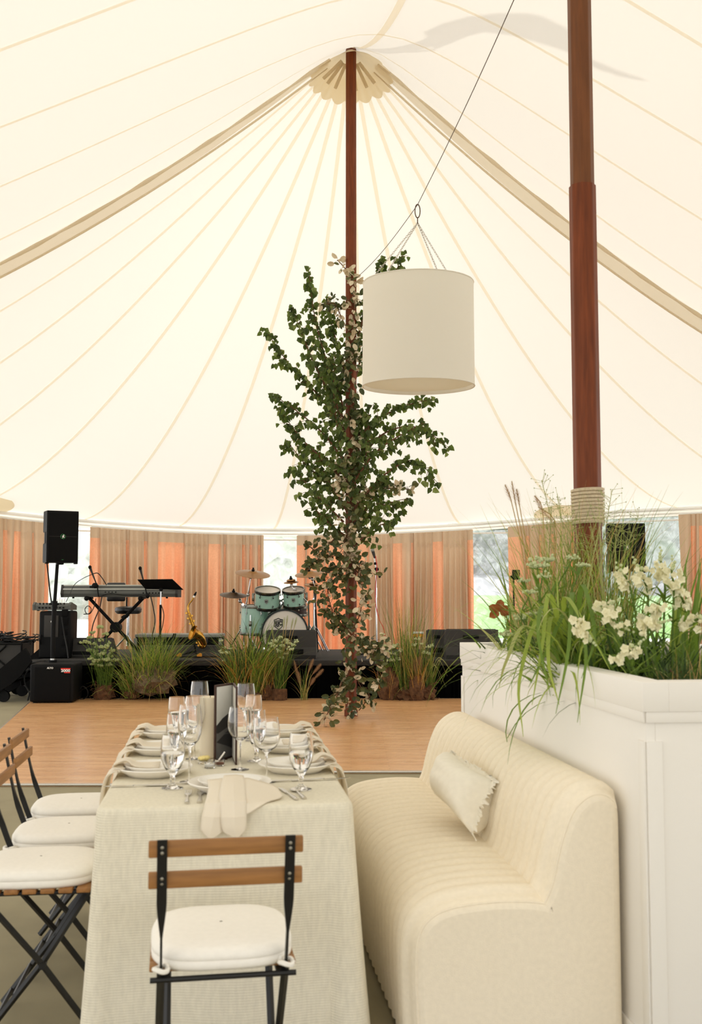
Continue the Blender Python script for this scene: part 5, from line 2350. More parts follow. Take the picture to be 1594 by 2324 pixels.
# ================================================================ PLANTER BOX
PYAW = R(6.4)
PO = V((.891, 3.236, .003))                         # near left corner
PXv, PYv = V((cos(PYAW), sin(PYAW), 0)), V((-sin(PYAW), cos(PYAW), 0))
PWD, PLN, PH = 1.2, 2.57, 1.157
root = thing('planter_box', 'tall white panelled planter box behind the sofa', 'planter', PO, PYAW)
b = MB()
tk = .03
z1 = PH - .088
for c, s in (((tk / 2, PLN / 2, z1 / 2), (tk, PLN, z1)), ((PWD - tk / 2, PLN / 2, z1 / 2), (tk, PLN, z1)),
             ((PWD / 2, tk / 2, z1 / 2), (PWD - 2 * tk, tk, z1)), ((PWD / 2, PLN - tk / 2, z1 / 2), (PWD - 2 * tk, tk, z1))):
    b.box(c, s, bev=.002)
b.build('box_side', 'planter_paint', root, world=False)
b = MB()
o = .012
for c, s in (((.03, PLN / 2, PH - .045), (.03 * 2 + o * 2 - .002, PLN + 2 * o, .09)), ((PWD - .03, PLN / 2, PH - .045), (.084, PLN + 2 * o, .09)),
             ((PWD / 2, .03, PH - .045), (PWD - .14, .084, .09)), ((PWD / 2, PLN - .03, PH - .045), (PWD - .14, .084, .09))):
    b.box((c[0], c[1], c[2]), s, bev=.003)
b.build('cap_moulding', 'planter_paint', root, world=False, label='overhanging white top moulding')
fr = .008
for face in ('left', 'front'):
    L = PLN if face == 'left' else PWD
    b = MB()
    def put(a, z, w, h):
        if face == 'left':
            b.box((-fr / 2, a, z), (fr, w, h), bev=.002)
        else:
            b.box((a, -fr / 2, z), (w, fr, h), bev=.002)
    put(L / 2, z1 - .018, L, .034)
    put(L / 2, .05, L, .1)
    put(.024, z1 / 2 - .02, .048, z1 - .14)
    put(L - .024, z1 / 2 - .02, .048, z1 - .14)
    b.build('panel_frame', 'planter_paint', root, world=False)
b = MB()
b.add([(tk + .001, tk + .001, .7), (PWD - tk - .001, tk + .001, .7), (PWD - tk - .001, PLN - tk - .001, .7), (tk + .001, PLN - tk - .001, .7)] +
      [(tk + .001, tk + .001, z1), (PWD - tk - .001, tk + .001, z1), (PWD - tk - .001, PLN - tk - .001, z1), (tk + .001, PLN - tk - .001, z1)],
      [(0, 1, 5, 4), (1, 2, 6, 5), (2, 3, 7, 6), (3, 0, 4, 7)])
b.build('lining', 'planter_inside', root, world=False, smooth=False, label='bare wood lining')
b = MB()
rows = []
for i in range(24):
    rows.append([V((tk + (PWD - 2 * tk) * j / 14, tk + (PLN - 2 * tk) * i / 23, 1.02 + .035 * noise.noise(V((i * .5, j * .6, 3))))) for j in range(15)])
b.grid(rows)
b.build('soil', 'soil', root, world=False)

# ================================================================ LEAFY BRANCHES ON THE CENTRE POLE
def birch(label, pts, Y0, seed, nl=60, spread=26, yj=.35, size=.08):
    """branch along picture points from pole to tip, with side twigs and hanging leaves"""
    rng = random.Random(seed)
    n = len(pts)
    dy = rng.uniform(-yj, yj)
    main = bez([at(px, py, Y0 + dy * i / (n - 1)) for i, (px, py) in enumerate(pts)], 30)
    t = thing('birch_branch', label, 'branch', main[0], group='birch branches fastened to the centre pole')
    m = MB()
    m.tube(main, [.013 * (1 - i / 34) + .001 for i in range(31)], 6)
    lv = MB()
    sc = 1.55 * spread * Y0 / FPX
    L = sum((main[i + 1] - main[i]).length for i in range(30))
    ntw = int(L / .046)

    def hang(p, k):
        for _ in range(k):
            d = V((rng.gauss(0, .45), rng.gauss(0, .45), -1 + rng.uniform(-.2, .55)))
            up = V((rng.gauss(0, .5), -1, rng.gauss(0, .3)))
            s = size * rng.uniform(.7, 1.15)
            lv.leaf(p + V((rng.gauss(0, .012), rng.gauss(0, .012), rng.gauss(0, .01))), d, up, s, s * rng.uniform(.72, .9), rng.choice((0, 0, 1, 1, 1, 2)), .28)
    for k in range(ntw):
        f = 3 + (27 - 1) * (k + rng.random() * .7) / ntw
        i = min(int(f), 29)
        p = main[i].lerp(main[i + 1], f - i)
        d = (main[i + 1] - main[i]).normalized()
        tl = sc * rng.uniform(.45, 1.25) * (1.15 - .6 * i / 30)
        s = V((rng.gauss(0, 1), rng.gauss(0, .8), rng.gauss(.1, .7)))
        s = (s - d * s.dot(d)).normalized()
        e = p + (d * .75 + s).normalized() * tl + V((0, 0, -.15 * tl))
        mid = p.lerp(e, .5) + V((0, 0, .08 * tl))
        m.tube([p, mid, e], [.0035, .0025, .0012], 4, caps=False)
        nn = max(2, int(tl / .06))
        for q in range(nn):
            u = (q + 1) / nn
            pp = p.lerp(mid, u * 2) if u < .5 else mid.lerp(e, u * 2 - 1)
            hang(pp, rng.choice((1, 1, 2, 2)))
        hang(p, 1)
    hang(main[-1], 3)
    m.build('stem', 'twig', t)
    lv.build('leaves', ['birch_leaf_deep', 'birch_leaf_mid', 'birch_leaf_light'], t, smooth=False)
    return t


BR = [
    ('birch branch reaching out to the upper left, its tip farthest left of all', [(786, 985), (730, 905), (660, 830), (600, 745)], 20),
    ('birch branch standing up left of the pole, the tallest on that side', [(783, 930), (745, 830), (715, 720), (700, 606)], 20),
    ('birch branch just left of the tallest left branch, ending beside its top', [(780, 950), (728, 855), (690, 770), (662, 695)], 22),
    ('short birch branch close against the left of the pole below the cream sprig', [(786, 860), (768, 790), (752, 730), (745, 675)], 20),
    ('birch branch leaning left at the height of the lampshade rim', [(784, 1050), (735, 985), (670, 930), (616, 893)], 24),
    ('birch branch leaning left below the lampshade', [(780, 1090), (730, 1040), (680, 990), (632, 925)], 24),
    ('birch branch filling the left side between the pole and the lower left tips', [(782, 1130), (735, 1090), (690, 1050), (652, 1000)], 26),
    ('low birch branch drooping left above the taupe drape', [(780, 1185), (745, 1150), (705, 1110), (668, 1060)], 26),
    ('lowest birch branch on the left just above the eave line', [(782, 1215), (755, 1195), (725, 1165), (693, 1135)], 24),
    ('birch branch whose tip shows above the lampshade on the right', [(802, 880), (835, 760), (880, 660), (918, 570)], 22),
    ('birch branch showing just above the left rim of the lampshade', [(800, 830), (825, 720), (850, 640), (868, 582)], 16),
    ('birch branch spreading right directly under the lampshade', [(805, 1000), (860, 950), (925, 920), (985, 905)], 24),
    ('long birch branch reaching right, its tip hanging farthest right', [(806, 1060), (870, 985), (950, 970), (1018, 1015)], 24),
    ('birch branch right of the pole filling the middle below the lampshade', [(806, 1090), (850, 1030), (905, 990), (965, 960)], 26),
    ('birch branch drooping right with its tip above the right-hand drape', [(806, 1150), (870, 1080), (940, 1045), (993, 1095)], 22),
    ('low birch branch right of the pole above the microphone stand', [(806, 1200), (845, 1160), (890, 1140), (932, 1130)], 26),
    ('lowest birch branch on the right hanging over the top of the drape', [(804, 1240), (835, 1210), (868, 1190), (900, 1185)], 24),
    ('upright birch branch hugging the left of the pole behind the other leaves', [(788, 1110), (770, 1000), (758, 900), (760, 800)], 26),
    ('dense birch branch filling the shade just left of the pole at lampshade height', [(790, 1020), (772, 940), (752, 880), (735, 830)], 28),
    ('dense birch branch filling the gap left of the pole below the lampshade', [(788, 1160), (758, 1110), (735, 1070), (716, 1020)], 28),
    ('dense birch branch behind the pole just under the lampshade', [(800, 1120), (815, 1050), (806, 980), (815, 930)], 26),
    ('dense birch branch right of the pole above the microphone stand', [(802, 1215), (825, 1165), (850, 1120), (862, 1080)], 28),
    ('upright birch branch hugging the right of the pole below the lampshade', [(804, 1180), (822, 1090), (835, 1000), (838, 920)], 26),
]
for i, (lab, pts, sp) in enumerate(BR):
    birch(lab, pts, POLE.y - (.1 if i % 3 else -.12), 100 + i, spread=sp)


def vine(label, pts, Y0, seed, width=18, dens=1., cols=(0, 0, 1, 2, 2, 3), size=.075, mats=('vine_dark', 'vine_olive', 'vine_silver', 'vine_cream')):
    rng = random.Random(seed)
    n = len(pts)
    main = bez([at(px, py, Y0 + (p[0] if p else 0)) for px, py, *p in pts], 40)
    t = thing('vine_garland', label, 'vine', main[0], group='silver-leaved vine garlands round the centre pole')
    m = MB()
    m.tube(main, .006, 5)
    lv = MB()
    sc = width * Y0 / FPX
    L = sum((main[i + 1] - main[i]).length for i in range(40))
    for k in range(int(L / .028 * dens)):
        f = rng.random() * 39.9
        i = int(f)
        p = main[i].lerp(main[i + 1], f - i)
        o = V((rng.gauss(0, 1), rng.gauss(-.35, .7), rng.gauss(0, .8)))
        o = o * (sc * .55)
        q = p + o
        m.tube([p, p.lerp(q, .5) + V((0, 0, .02)), q], .0016, 3, caps=False)
        d = (o.normalized() + V((rng.gauss(0, .5), rng.gauss(0, .5), rng.gauss(-.25, .5)))).normalized()
        for r_ in range(rng.choice((1, 2, 2))):
            dd = (d + V((rng.gauss(0, .7), rng.gauss(0, .7), rng.gauss(0, .7)))).normalized()
            s = size * rng.uniform(.65, 1.2)
            lv.oval(q - o * .3 * r_, dd, V((rng.gauss(0, .6), -1, rng.gauss(0, .6))), s, s * rng.uniform(.5, .68), rng.choice(cols))
    m.build('stem', 'twig', t)
    lv.build('leaves', list(mats), t, smooth=False)
    return t


PYV = POLE.y - .1
VN = [
    ('cream-leaved sprig crossing the pole at the very top of the foliage', [(803, 650), (795, 625), (780, 605), (766, 590)], 12, .9, (2, 2, 3, 3, 1)),
    ('cream-leaved vine on the pole beside the upper left of the lampshade', [(800, 660), (805, 700), (800, 760), (806, 830)], 16, 1.0, (2, 3, 3, 1, 0)),
    ('dark vine sprig reaching left of the pole below the top sprig', [(795, 760), (775, 720), (760, 690), (742, 690)], 18, .9, (0, 0, 1, 0, 2)),
    ('dark vine wrapped on the pole left of the middle of the lampshade', [(796, 800), (785, 850), (800, 900), (790, 960)], 24, 1.3, (0, 0, 0, 1, 2)),
    ('cream-leaved vine on the pole just below the lampshade', [(795, 940), (806, 985), (815, 1020), (800, 1060)], 22, 1.1, (2, 3, 2, 1, 0)),
    ('cream vine spray left of the pole at mid height', [(785, 1030), (775, 1060), (770, 1085), (780, 1110)], 16, 1.2, (2, 3, 3, 1)),
    ('dark vine wrapped on the pole above the eave line', [(800, 1060), (790, 1110), (805, 1160), (795, 1200)], 26, 1.5, (0, 0, 1, 1, 2)),
    ('cream vine spray reaching right above the right-hand drape', [(820, 1120), (860, 1112), (900, 1108), (935, 1112)], 14, 1.1, (2, 3, 3, 1)),
    ('vine arm reaching left above the drum kit', [(770, 1215, -.1), (745, 1235, -.2), (720, 1250, -.2), (702, 1240, -.2)], 14, 1.2, (0, 0, 1, 2)),
    ('drooping vine arm farther left above the right crash cymbal', [(765, 1260, -.1), (735, 1268, -.2), (712, 1275, -.2), (698, 1295, -.2)], 14, 1.1, (0, 1, 1, 2)),
    ('thick vine bulging round the pole at the drape tops', [(800, 1190), (780, 1240), (800, 1280), (820, 1310)], 34, 2.2, (0, 1, 1, 2, 2, 3)),
    ('thick vine hanging left of the pole over the end of the drum kit', [(770, 1280, -.1), (745, 1330, -.15), (755, 1390, -.15), (770, 1420, -.1)], 28, 2.2, (0, 0, 1, 1, 2)),
    ('thin vine hanging right of the pole with a sprig towards the microphone stand', [(818, 1300, -.1), (824, 1345, -.12), (818, 1390, -.1), (806, 1420, -.1)], 20, .9, (2, 2, 1, 3)),
    ('vine crossing the pole low down above the stage edge', [(770, 1410, -.15), (800, 1440, -.18), (840, 1470, -.2), (868, 1470, -.2)], 24, 1.8, (0, 1, 2, 2, 3)),
    ('vine on the pole at the level of the black stage skirt', [(785, 1490, -.15), (800, 1520, -.16), (820, 1560, -.16), (838, 1590, -.16)], 26, 1.8, (0, 0, 1, 2, 3)),
    ('silver-leaved vine down the front of the pole to its foot', [(800, 1500, -.14), (788, 1550, -.14), (800, 1590, -.14), (790, 1618, -.12)], 18, 1.2, (2, 3, 3, 1, 0)),
    ('vine tail trailing left of the foot of the pole onto the dance floor', [(778, 1540, -.14), (765, 1580, -.3), (748, 1610, -.6), (736, 1634, -.95)], 14, 1.4, (0, 1, 2, 2)),
    ('thin vine end hanging right of the foot of the pole', [(830, 1560, -.16), (838, 1580, -.2), (825, 1600, -.25), (815, 1612, -.3)], 10, .8, (0, 1, 0, 2)),
    ('vine sprig with russet and cream leaves hanging right in front of the black skirt', [(842, 1480, -.2), (856, 1510, -.25), (858, 1535, -.25), (866, 1552, -.25)], 16, 1.3, (0, 1, 3, 3, 2)),
]
for i, (lab, pts, w, dn, cl) in enumerate(VN):
    vine(lab, pts, PYV, 300 + i, w, dn * (2.0 if i < 9 else 2.3 if i < 14 else 1.25), cl + ((0, 0, 1) if i > 5 else ()), size=.082)


# ================================================================ GRASSES IN FRONT OF THE STAGE AND IN THE PLANTER
GM = ['grass_green', 'grass_dark', 'grass_lime', 'grass_straw', 'grass_gold', 'grass_pale']


def clump(name, label, base, n, ln, lean, w, droop, cols, seed, group=None, root=None, rad=.06, az=None, parent=None, cat='grass', seg=6, pname='blades'):
    rng = random.Random(seed)
    t = parent or thing(name, label, cat, base, group=group)
    b = MB()
    for k in range(n):
        a = rng.uniform(0, 2 * pi) if az is None else az[0] + rng.gauss(0, az[1])
        r = rad * sqrt(rng.random())
        pa = rng.uniform(0, 2 * pi)
        p = V((r * cos(pa), r * sin(pa), 0)) + V(base)
        L = rng.uniform(*ln)
        b.blade(p, a, abs(rng.gauss(0, lean)) + .02, L, rng.uniform(.7, 1.3) * w, rng.uniform(*droop), rng.choice(cols), seg, rng.uniform(-1, 1))
    b.build(pname, GM, t, smooth=False)
    if root:
        rm, rr, rh = root
        b = MB()
        b.blob(V(base) + V((0, 0, rh * .45 - .01)), (rr, rr, rh * .55), 3, .45, 3.5, seed=seed)
        for v in b.v:
            v.z = max(v.z, .004 if base[2] < .3 else base[2] - .05)
        for k in range(26):
            a = rng.uniform(0, 2 * pi)
            p = V(base) + V((rr * .8 * cos(a), rr * .8 * sin(a), rng.uniform(.0, rh)))
            if base[2] < .3:
                p.z = max(p.z, .03)
            b.tube([p, p + V((.05 * cos(a), .05 * sin(a), rng.uniform(-.02, .05))), p + V((.09 * cos(a + .5), .09 * sin(a + .5), rng.uniform(-.03, .06)))], .003, 4)
        for v in b.v:
            v.z = max(v.z, .004 if base[2] < .3 else base[2] - .05)
        b.build('root_ball', rm, t)
    return t


def heads(t, tips, size, m, seed, pname='flower_head', n=10, flat=.6):
    """round lacy flower heads made of many small florets on stems"""
    rng = random.Random(seed)
    for p, s in tips:
        b = MB()
        for k in range(n):
            d = V((rng.gauss(0, 1), rng.gauss(0, 1), abs(rng.gauss(0, flat))))
            d.normalize()
            c = p + d * (s * rng.uniform(.2, 1))
            b.blob(c, s * size * rng.uniform(.6, 1.2), 1, .3, 3, seed=k)
        b.build(pname, m, t, smooth=False)


def stems(t, base, tips, r=.004, m='grass_green', bend=.15, seed=0, pname='stems', leaves=0):
    rng = random.Random(seed)
    b = MB()
    for p, s in tips:
        b0 = V(base) + V((rng.gauss(0, .04), rng.gauss(0, .04), 0))
        mid = b0.lerp(p, .55) + V((rng.gauss(0, bend * .2), rng.gauss(0, bend * .2), .05))
        pts = bez([b0, mid, p], 8)
        b.tube(pts, r, 4)
        for k in range(leaves):
            q = pts[rng.randint(1, 7)]
            d = V((rng.gauss(0, 1), rng.gauss(0, 1), rng.uniform(0, 1)))
            b.leaf(q, d, V((0, 0, 1)), rng.uniform(.05, .1), .018, 0)
    b.build(pname, m, t, smooth=False)


def plume(b, p, d, L, r, rng, mi=0, n=90):
    """feathery seed head along d"""
    d = d.normalized()
    x, y = basis(d)
    for k in range(n):
        u = k / n
        a = k * 2.4
        c = p + d * (L * u)
        rr = r * (sin(pi * min(1, .12 + u * .85)) ** .7)
        o = (x * cos(a) + y * sin(a)) * rr
        b.leaf(c, o + d * rr * 1.4, d, rr * 2.4, rr * .16, mi)


FY = 14.12
G_ = 'potted grasses and flowers along the front of the stage'
g = lambda px, Y=FY: V((at(px, 1345, Y).x, Y, .004))

# white-green flowered plant at the left
p = g(240)
t = clump('flowering_plant', 'pale green-white flowering plant in a dark root ball, leftmost before the stage', p, 110, (.45, .85), .14, .007, (.0, .5), (0, 1, 0), 1, G_, ('root_brown', .13, .24), .09, cat='plant')
rng = random.Random(41)
tips = []
for px, py in [(186, 1460), (197, 1459), (205, 1448), (213, 1462), (203, 1478), (215, 1480), (222, 1470), (228, 1455), (210, 1492), (222, 1488), (234, 1484), (240, 1470), (247, 1462), (230, 1500), (218, 1502), (241, 1498), (250, 1490), (232, 1470), (225, 1500), (226, 1424), (210, 1437), (242, 1440), (254, 1478), (212, 1508), (205, 1496), (246, 1510), (228, 1512), (260, 1500)]:
    tips.append((at(px, py, FY + rng.uniform(-.18, .1)), rng.uniform(.035, .055)))
stems(t, p + V((0, 0, .2)), tips, .004, 'grass_green', seed=2)
heads(t, tips, .38, 'seed_green', 3, n=12)

# the big green clump
p = g(352)
t = clump('ornamental_grass', 'big bushy green grass clump with a shaggy root ball, left of the saxophone', p + V((0, 0, .12)), 520, (.55, 1.08), .42, .008, (.2, 1.4), (0, 0, 0, 1, 2, 2, 3), 5, G_, ('root_grey', .27, .36), .2)
clump('', '', p + V((-.1, -.05, .25)), 160, (.4, .8), .7, .011, (1.2, 2.6), (0, 2, 0, 3), 6, rad=.2, parent=t, pname='drooping_blades')
clump('', '', p + V((.12, -.05, .2)), 60, (.4, .75), .8, .005, (.6, 2.8), (3, 4, 3), 7, rad=.15, parent=t, pname='dry_blades')
p = g(303)
clump('ornamental_grass', 'broad-bladed grass with yellow tips at the left edge of the big clump', p + V((0, 0, .04)), 150, (.45, .85), .4, .014, (.6, 2.2), (0, 2, 2, 3, 0), 8, G_, ('root_brown', .1, .14), .1)

# centre-left group
p = g(548)
t = clump('ornamental_grass', 'upright brown-stemmed grass clump right of the saxophone, left one of the central group', p, 240, (.7, 1.15), .22, .009, (.1, 1.1), (0, 0, 3, 1, 2), 11, G_, ('root_brown', .12, .2), .12)
clump('', '', p, 50, (.6, 1.2), .3, .014, (.8, 2.4), (4, 4, 3), 12, rad=.1, parent=t, pname='golden_blades')
tips = [(at(px, py, FY), s) for px, py, s in [(502, 1455, .03), (511, 1470, .03), (505, 1482, .04), (518, 1484, .05), (508, 1500, .025), (523, 1473, .03), (500, 1478, .025)]]
stems(t, p + V((0, 0, .1)), tips, .004, 'grass_green', seed=4)
heads(t, tips, .34, 'blossom_green', 5)
p = g(583, 14.0)
clump('ornamental_grass', 'fountain-like green grass arching to the right in the central group', p, 220, (.75, 1.15), .2, .011, (.6, 2.0), (0, 2, 2, 0, 3), 13, G_, ('root_brown', .1, .16), .08, az=(.1, 1.1))
p = g(570, 14.2)
clump('ornamental_grass', 'dark leafy grass standing behind the arching grass in front of the bass drum', p, 110, (.8, 1.3), .3, .022, (.5, 1.6), (1, 1, 0), 14, G_, ('root_brown', .1, .16), .1)
p = g(606, 14.05)
clump('dried_grass', 'bundle of brown dried grass between the arching grass and the flowered pot', p, 120, (.3, .75), .18, .008, (.1, 1.2), (3, 4, 3), 15, G_, ('root_brown', .1, .3), .07)
p = g(636, 14.0)
t = clump('flowering_plant', 'green plant with pale flower heads in a brown root block under the centre monitor', p + V((0, 0, .14)), 150, (.4, .8), .2, .007, (.0, .8), (0, 0, 1, 3), 16, G_, None, .07, cat='plant')
b = MB()
rb_ = []
for z, k in ((.004, 1), (.08, 1.04), (.165, 1.0), (.175, .8)):
    rb_.append([p + V((.085 * k * cos(2 * pi * j / 20) * (1.15 if j % 5 == 0 else 1), .085 * k * sin(2 * pi * j / 20), z)) for j in range(20)])
b.grid(rb_, closed=True)
b.f.append(tuple(range(len(b.v) - 20, len(b.v))))
b.m.append(0)
b.build('root_block', 'root_brown', t)
rng = random.Random(17)
tips = [(at(px, py, 14.0 + rng.uniform(-.1, .1)), s) for px, py, s in [(637, 1448, .05), (625, 1457, .06), (648, 1455, .05), (614, 1462, .04), (655, 1462, .05), (640, 1466, .06), (668, 1465, .045), (622, 1470, .05), (660, 1475, .05), (634, 1480, .05), (650, 1484, .04), (612, 1478, .04), (672, 1458, .04), (638, 1494, .045)]]
stems(t, p + V((0, 0, .15)), tips, .004, 'grass_green', seed=6)
heads(t, tips, .3, 'blossom_green', 7, n=14)
b = MB()
m = MB()
for px, py in ((652, 1405), (664, 1412), (645, 1410), (618, 1430), (672, 1408)):
    q = at(px, py, 14.0)
    pts = bez([p + V((0, 0, .15)), p.lerp(q, .5) + V((0, 0, .1)), q], 8)
    m.tube(pts, .003, 4)
    plume(b, pts[-2], pts[-1] - pts[-3], .16, .018, rng)
b.build('seed_head', 'seed_green', t, smooth=False)
m.build('seed_stem', 'grass_straw', t)

# feathery plumes
p = g(692, 14.0)
t = clump('feather_grass', 'feathery pink-tan plumes of fountain grass standing alone before the black skirt', p, 36, (.3, .62), .3, .006, (.1, 1.3), (0, 0, 3, 5), 18, G_, None, .05)
b = MB()
m = MB()
for (x0, y0, x1, y1) in ((680, 1553, 668, 1500), (683, 1558, 677, 1526), (699, 1528, 711, 1497), (709, 1531, 728, 1508), (712, 1542, 733, 1520), (703, 1558, 713, 1540)):
    a, c = at(x0, y0, 14.0), at(x1, y1, 14.0)
    m.tube(bez([p + V((0, 0, .01)), p.lerp(a, .6) + V((0, 0, .03)), a, c], 10), .0035, 4)
    plume(b, a, c - a, (c - a).length * 1.05, .024, rng, n=150)
b.build('plume', 'seed_tan', t, smooth=False)
m.build('stem', 'grass_straw', t)

# right group
p = g(884, 14.1)
t = clump('dried_grass', 'brown dried root clump with white flowers, just right of the leafy pole', p, 130, (.3, .7), .3, .008, (.1, 1.5), (3, 4, 3, 1), 21, G_, ('root_brown', .14, .42), .1)
rng = random.Random(23)
tips = [(at(px, py, 14.05 + rng.uniform(-.1, .1)), s) for px, py, s in [(868, 1440, .04), (880, 1455, .05), (875, 1468, .05), (890, 1470, .06), (900, 1468, .055), (884, 1484, .06), (897, 1486, .05), (872, 1482, .05), (908, 1478, .04), (889, 1500, .05), (876, 1500, .04), (905, 1497, .045), (862, 1475, .04)]]
stems(t, p + V((0, 0, .3)), tips, .004, 'grass_green', seed=8, leaves=4)
heads(t, tips, .26, 'blossom_green', 9, n=16)
heads(t, tips[:4], .25, 'blossom_white', 10, n=8, pname='white_floret')
p = g(924, 14.1)
t = clump('ornamental_grass', 'tall upright green reeds in the right-hand group before the orange drape', p, 260, (.8, 1.5), .1, .007, (.0, .5), (0, 0, 1, 2, 3), 22, G_, ('root_brown', .16, .2), .12)
p = g(945, 14.0)
t = clump('dried_grass', 'reddish brown dried grass bundle between the two green clumps on the right', p, 110, (.3, .8), .14, .009, (.1, 1.0), (3, 4, 4), 24, G_, ('root_brown', .11, .34), .07)
b = MB()
for k in range(5):
    q = at(939 + k * 4, 1496 + 4 * (k % 3), 13.98)
    plume(b, q - V((0, 0, .16)), V((rng.gauss(0, .15), 0, 1)), .2, .03, rng, n=60)
b.build('seed_head', 'seed_tan', t, smooth=False)
p = g(966, 14.1)
t = clump('ornamental_grass', 'green grass clump at the right end of the stage front with long blades arching right', p, 170, (.6, 1.05), .16, .008, (.0, .8), (0, 1, 0, 3), 25, G_, ('root_brown', .12, .24), .09)
b = MB()
for (a0, x1, y1) in ((0, 1013, 1560), (1, 1003, 1552), (2, 1022, 1520), (3, 1028, 1527), (4, 1016, 1535)):
    q = at(x1, y1, 13.9)
    s0 = p + V((.02 * a0, -.05, .3))
    pts = bez([s0, s0.lerp(q, .45) + V((0, 0, .22)), q], 10)
    rows = [[pt + V((0, -.006 * (1 - i / 11), .008 * (1 - i / 11))), pt - V((0, -.006 * (1 - i / 11), .008 * (1 - i / 11)))] for i, pt in enumerate(pts)]
    b.grid(rows)
b.build('arching_blade', 'grass_pale', t)
tips = [(at(px, py, 14.05), s) for px, py, s in [(948, 1452, .05), (958, 1462, .04), (972, 1470, .04), (981, 1466, .04), (965, 1483, .05), (942, 1465, .05), (975, 1485, .04)]]
stems(t, p + V((0, 0, .25)), tips, .004, 'grass_green', seed=12)
heads(t, tips, .26, 'blossom_green', 13, n=14)

# ---------------------------------------------------------------- planter planting
PZ = 1.02
GP = 'plants in the white planter box'


def pp(px, Y):
    return V((at(px, 1345, Y).x, Y, PZ + .01))


p = pp(1300, 4.15)
t = clump('lemon_grass', 'broad lime-green grass arching over the middle of the planter edge', p, 170, (.4, .72), .5, .013, (1.3, 2.9), (2, 2, 0, 0, 5), 51, GP, None, .09, seg=9, az=(R(200), 1.5))
b = MB()
for (x0, y0, x1, y1, x2, y2, Y2, c) in ((1240, 1380, 1222, 1440, 1250, 1580, 3.72, 0), (1250, 1350, 1232, 1460, 1208, 1600, 3.85, 2), (1300, 1345, 1290, 1480, 1262, 1620, 3.62, 0), (1290, 1380, 1330, 1470, 1311, 1640, 3.5, 0), (1235, 1390, 1180, 1540, 1188, 1672, 3.86, 2),
                                         (1280, 1360, 1330, 1420, 1385, 1520, 3.6, 2), (1255, 1400, 1245, 1500, 1270, 1600, 3.66, 2), (1200, 1420, 1150, 1500, 1133, 1560, 4.25, 5), (1320, 1330, 1350, 1440, 1320, 1540, 3.6, 0), (1290, 1390, 1240, 1480, 1200, 1560, 3.85, 0)):
    pts = bez([p + V((0, 0, .02)), at(x0, y0, 4.1), at(x1, y1, (4.0 + Y2) / 2), at(x2, y2, Y2)], 16)
    rows = []
    for i, q in enumerate(pts):
        w = .009 * (1 - (i / 16) ** 2) + .0008
        rows.append([q + V((w, -w * .4, 0)), q - V((w, -w * .4, 0))])
    b.grid(rows, c)
b.build('trailing_blade', GM, t)
p = pp(1200, 5.0)
t = clump('ornamental_grass', 'pale broad-bladed grass at the far left end of the planter', p, 60, (.4, .75), .35, .016, (.5, 2.2), (5, 5, 2, 0), 52, GP, None, .1, seg=8)
p = pp(1325, 5.0)
t = clump('ornamental_grass', 'fine tall grass surrounding the rope-bound pole in the planter', p, 620, (.42, .95), .32, .006, (.1, .9), (0, 5, 2, 3, 0), 53, GP, None, .24)
b = MB()
m = MB()
rng = random.Random(54)
for px, py in ((1240, 1190), (1290, 1180), (1390, 1110), (1410, 1190), (1230, 1090), (1450, 1170), (1345, 1210), (1265, 1120)):
    q = at(px, py, 4.9)
    pts = bez([p, p.lerp(q, .6) + V((0, 0, .03)), q], 10)
    m.tube(pts, .0016, 4)
    for k in range(34):
        c = pts[-1].lerp(pts[-4], rng.random())
        d = V((rng.gauss(0, 1), rng.gauss(0, 1), rng.uniform(.0, 1.2))).normalized() * rng.uniform(.03, .09)
        m.tube([c, c + d], .0008, 3, caps=False)
        b.blob(c + d, .003, 1)
b.build('seed_mist', 'seed_green', t)
m.build('seed_stalk', 'grass_pale', t)
p = pp(1210, 4.7)
t = clump('wheat_grass', 'tan seed-head stalks rising above the left of the planter', p, 20, (.3, .6), .2, .006, (.1, .8), (0, 3, 5), 55, GP, None, .06)
b = MB()
m = MB()
for (x0, y0, x1, y1) in ((1162, 1142, 1147, 1100), (1172, 1150, 1162, 1092), (1180, 1150, 1173, 1110), (1232, 1160, 1214, 1125), (1262, 1190, 1222, 1150)):
    a, c = at(x0, y0, 4.7), at(x1, y1, 4.7)
    m.tube(bez([p, p.lerp(a, .6) + V((.02, 0, .02)), a, c], 10), .002, 4)
    plume(b, a, c - a, (c - a).length, .012, rng, n=60)
b.build('seed_head', 'seed_tan', t, smooth=False)
m.build('stalk', 'grass_straw', t)

# leafy filling
for i, (px, Y, n, lab) in enumerate(((1190, 5.3, 90, 'dark leafy greenery at the far corner of the planter by the orange leaf'), (1290, 4.5, 120, 'dark green foliage under the arching lime grass'),
                                     (1390, 4.1, 150, 'dark green foliage below the white flowers in the middle of the planter'), (1480, 4.0, 150, 'dark green foliage below the white flowers at the right of the planter'))):
    p = pp(px, Y)
    t = clump('green_foliage', lab, p, n, (.16, .42), .55, .018, (.2, 1.6), (1, 1, 0, 0), 60 + i, GP, None, .17, cat='plant')
b = MB()
q = at(1133, 1386, 5.2)
for k in range(5):
    d = V((cos(k * 1.4), .3 * sin(k * 2), sin(k * 1.4) * .6 + .2))
    b.oval(q, d, V((0, -1, 0)), .06, .045, 0)
b.tube(bez([q, q + V((.06, 0, -.08)), pp(1175, 5.2)], 8), .003, 5)
tag(b.build('dried_leaf', 'russet_leaf', smooth=False), 'curled orange dried leaf at the far left corner of the planter', 'leaf', GP)

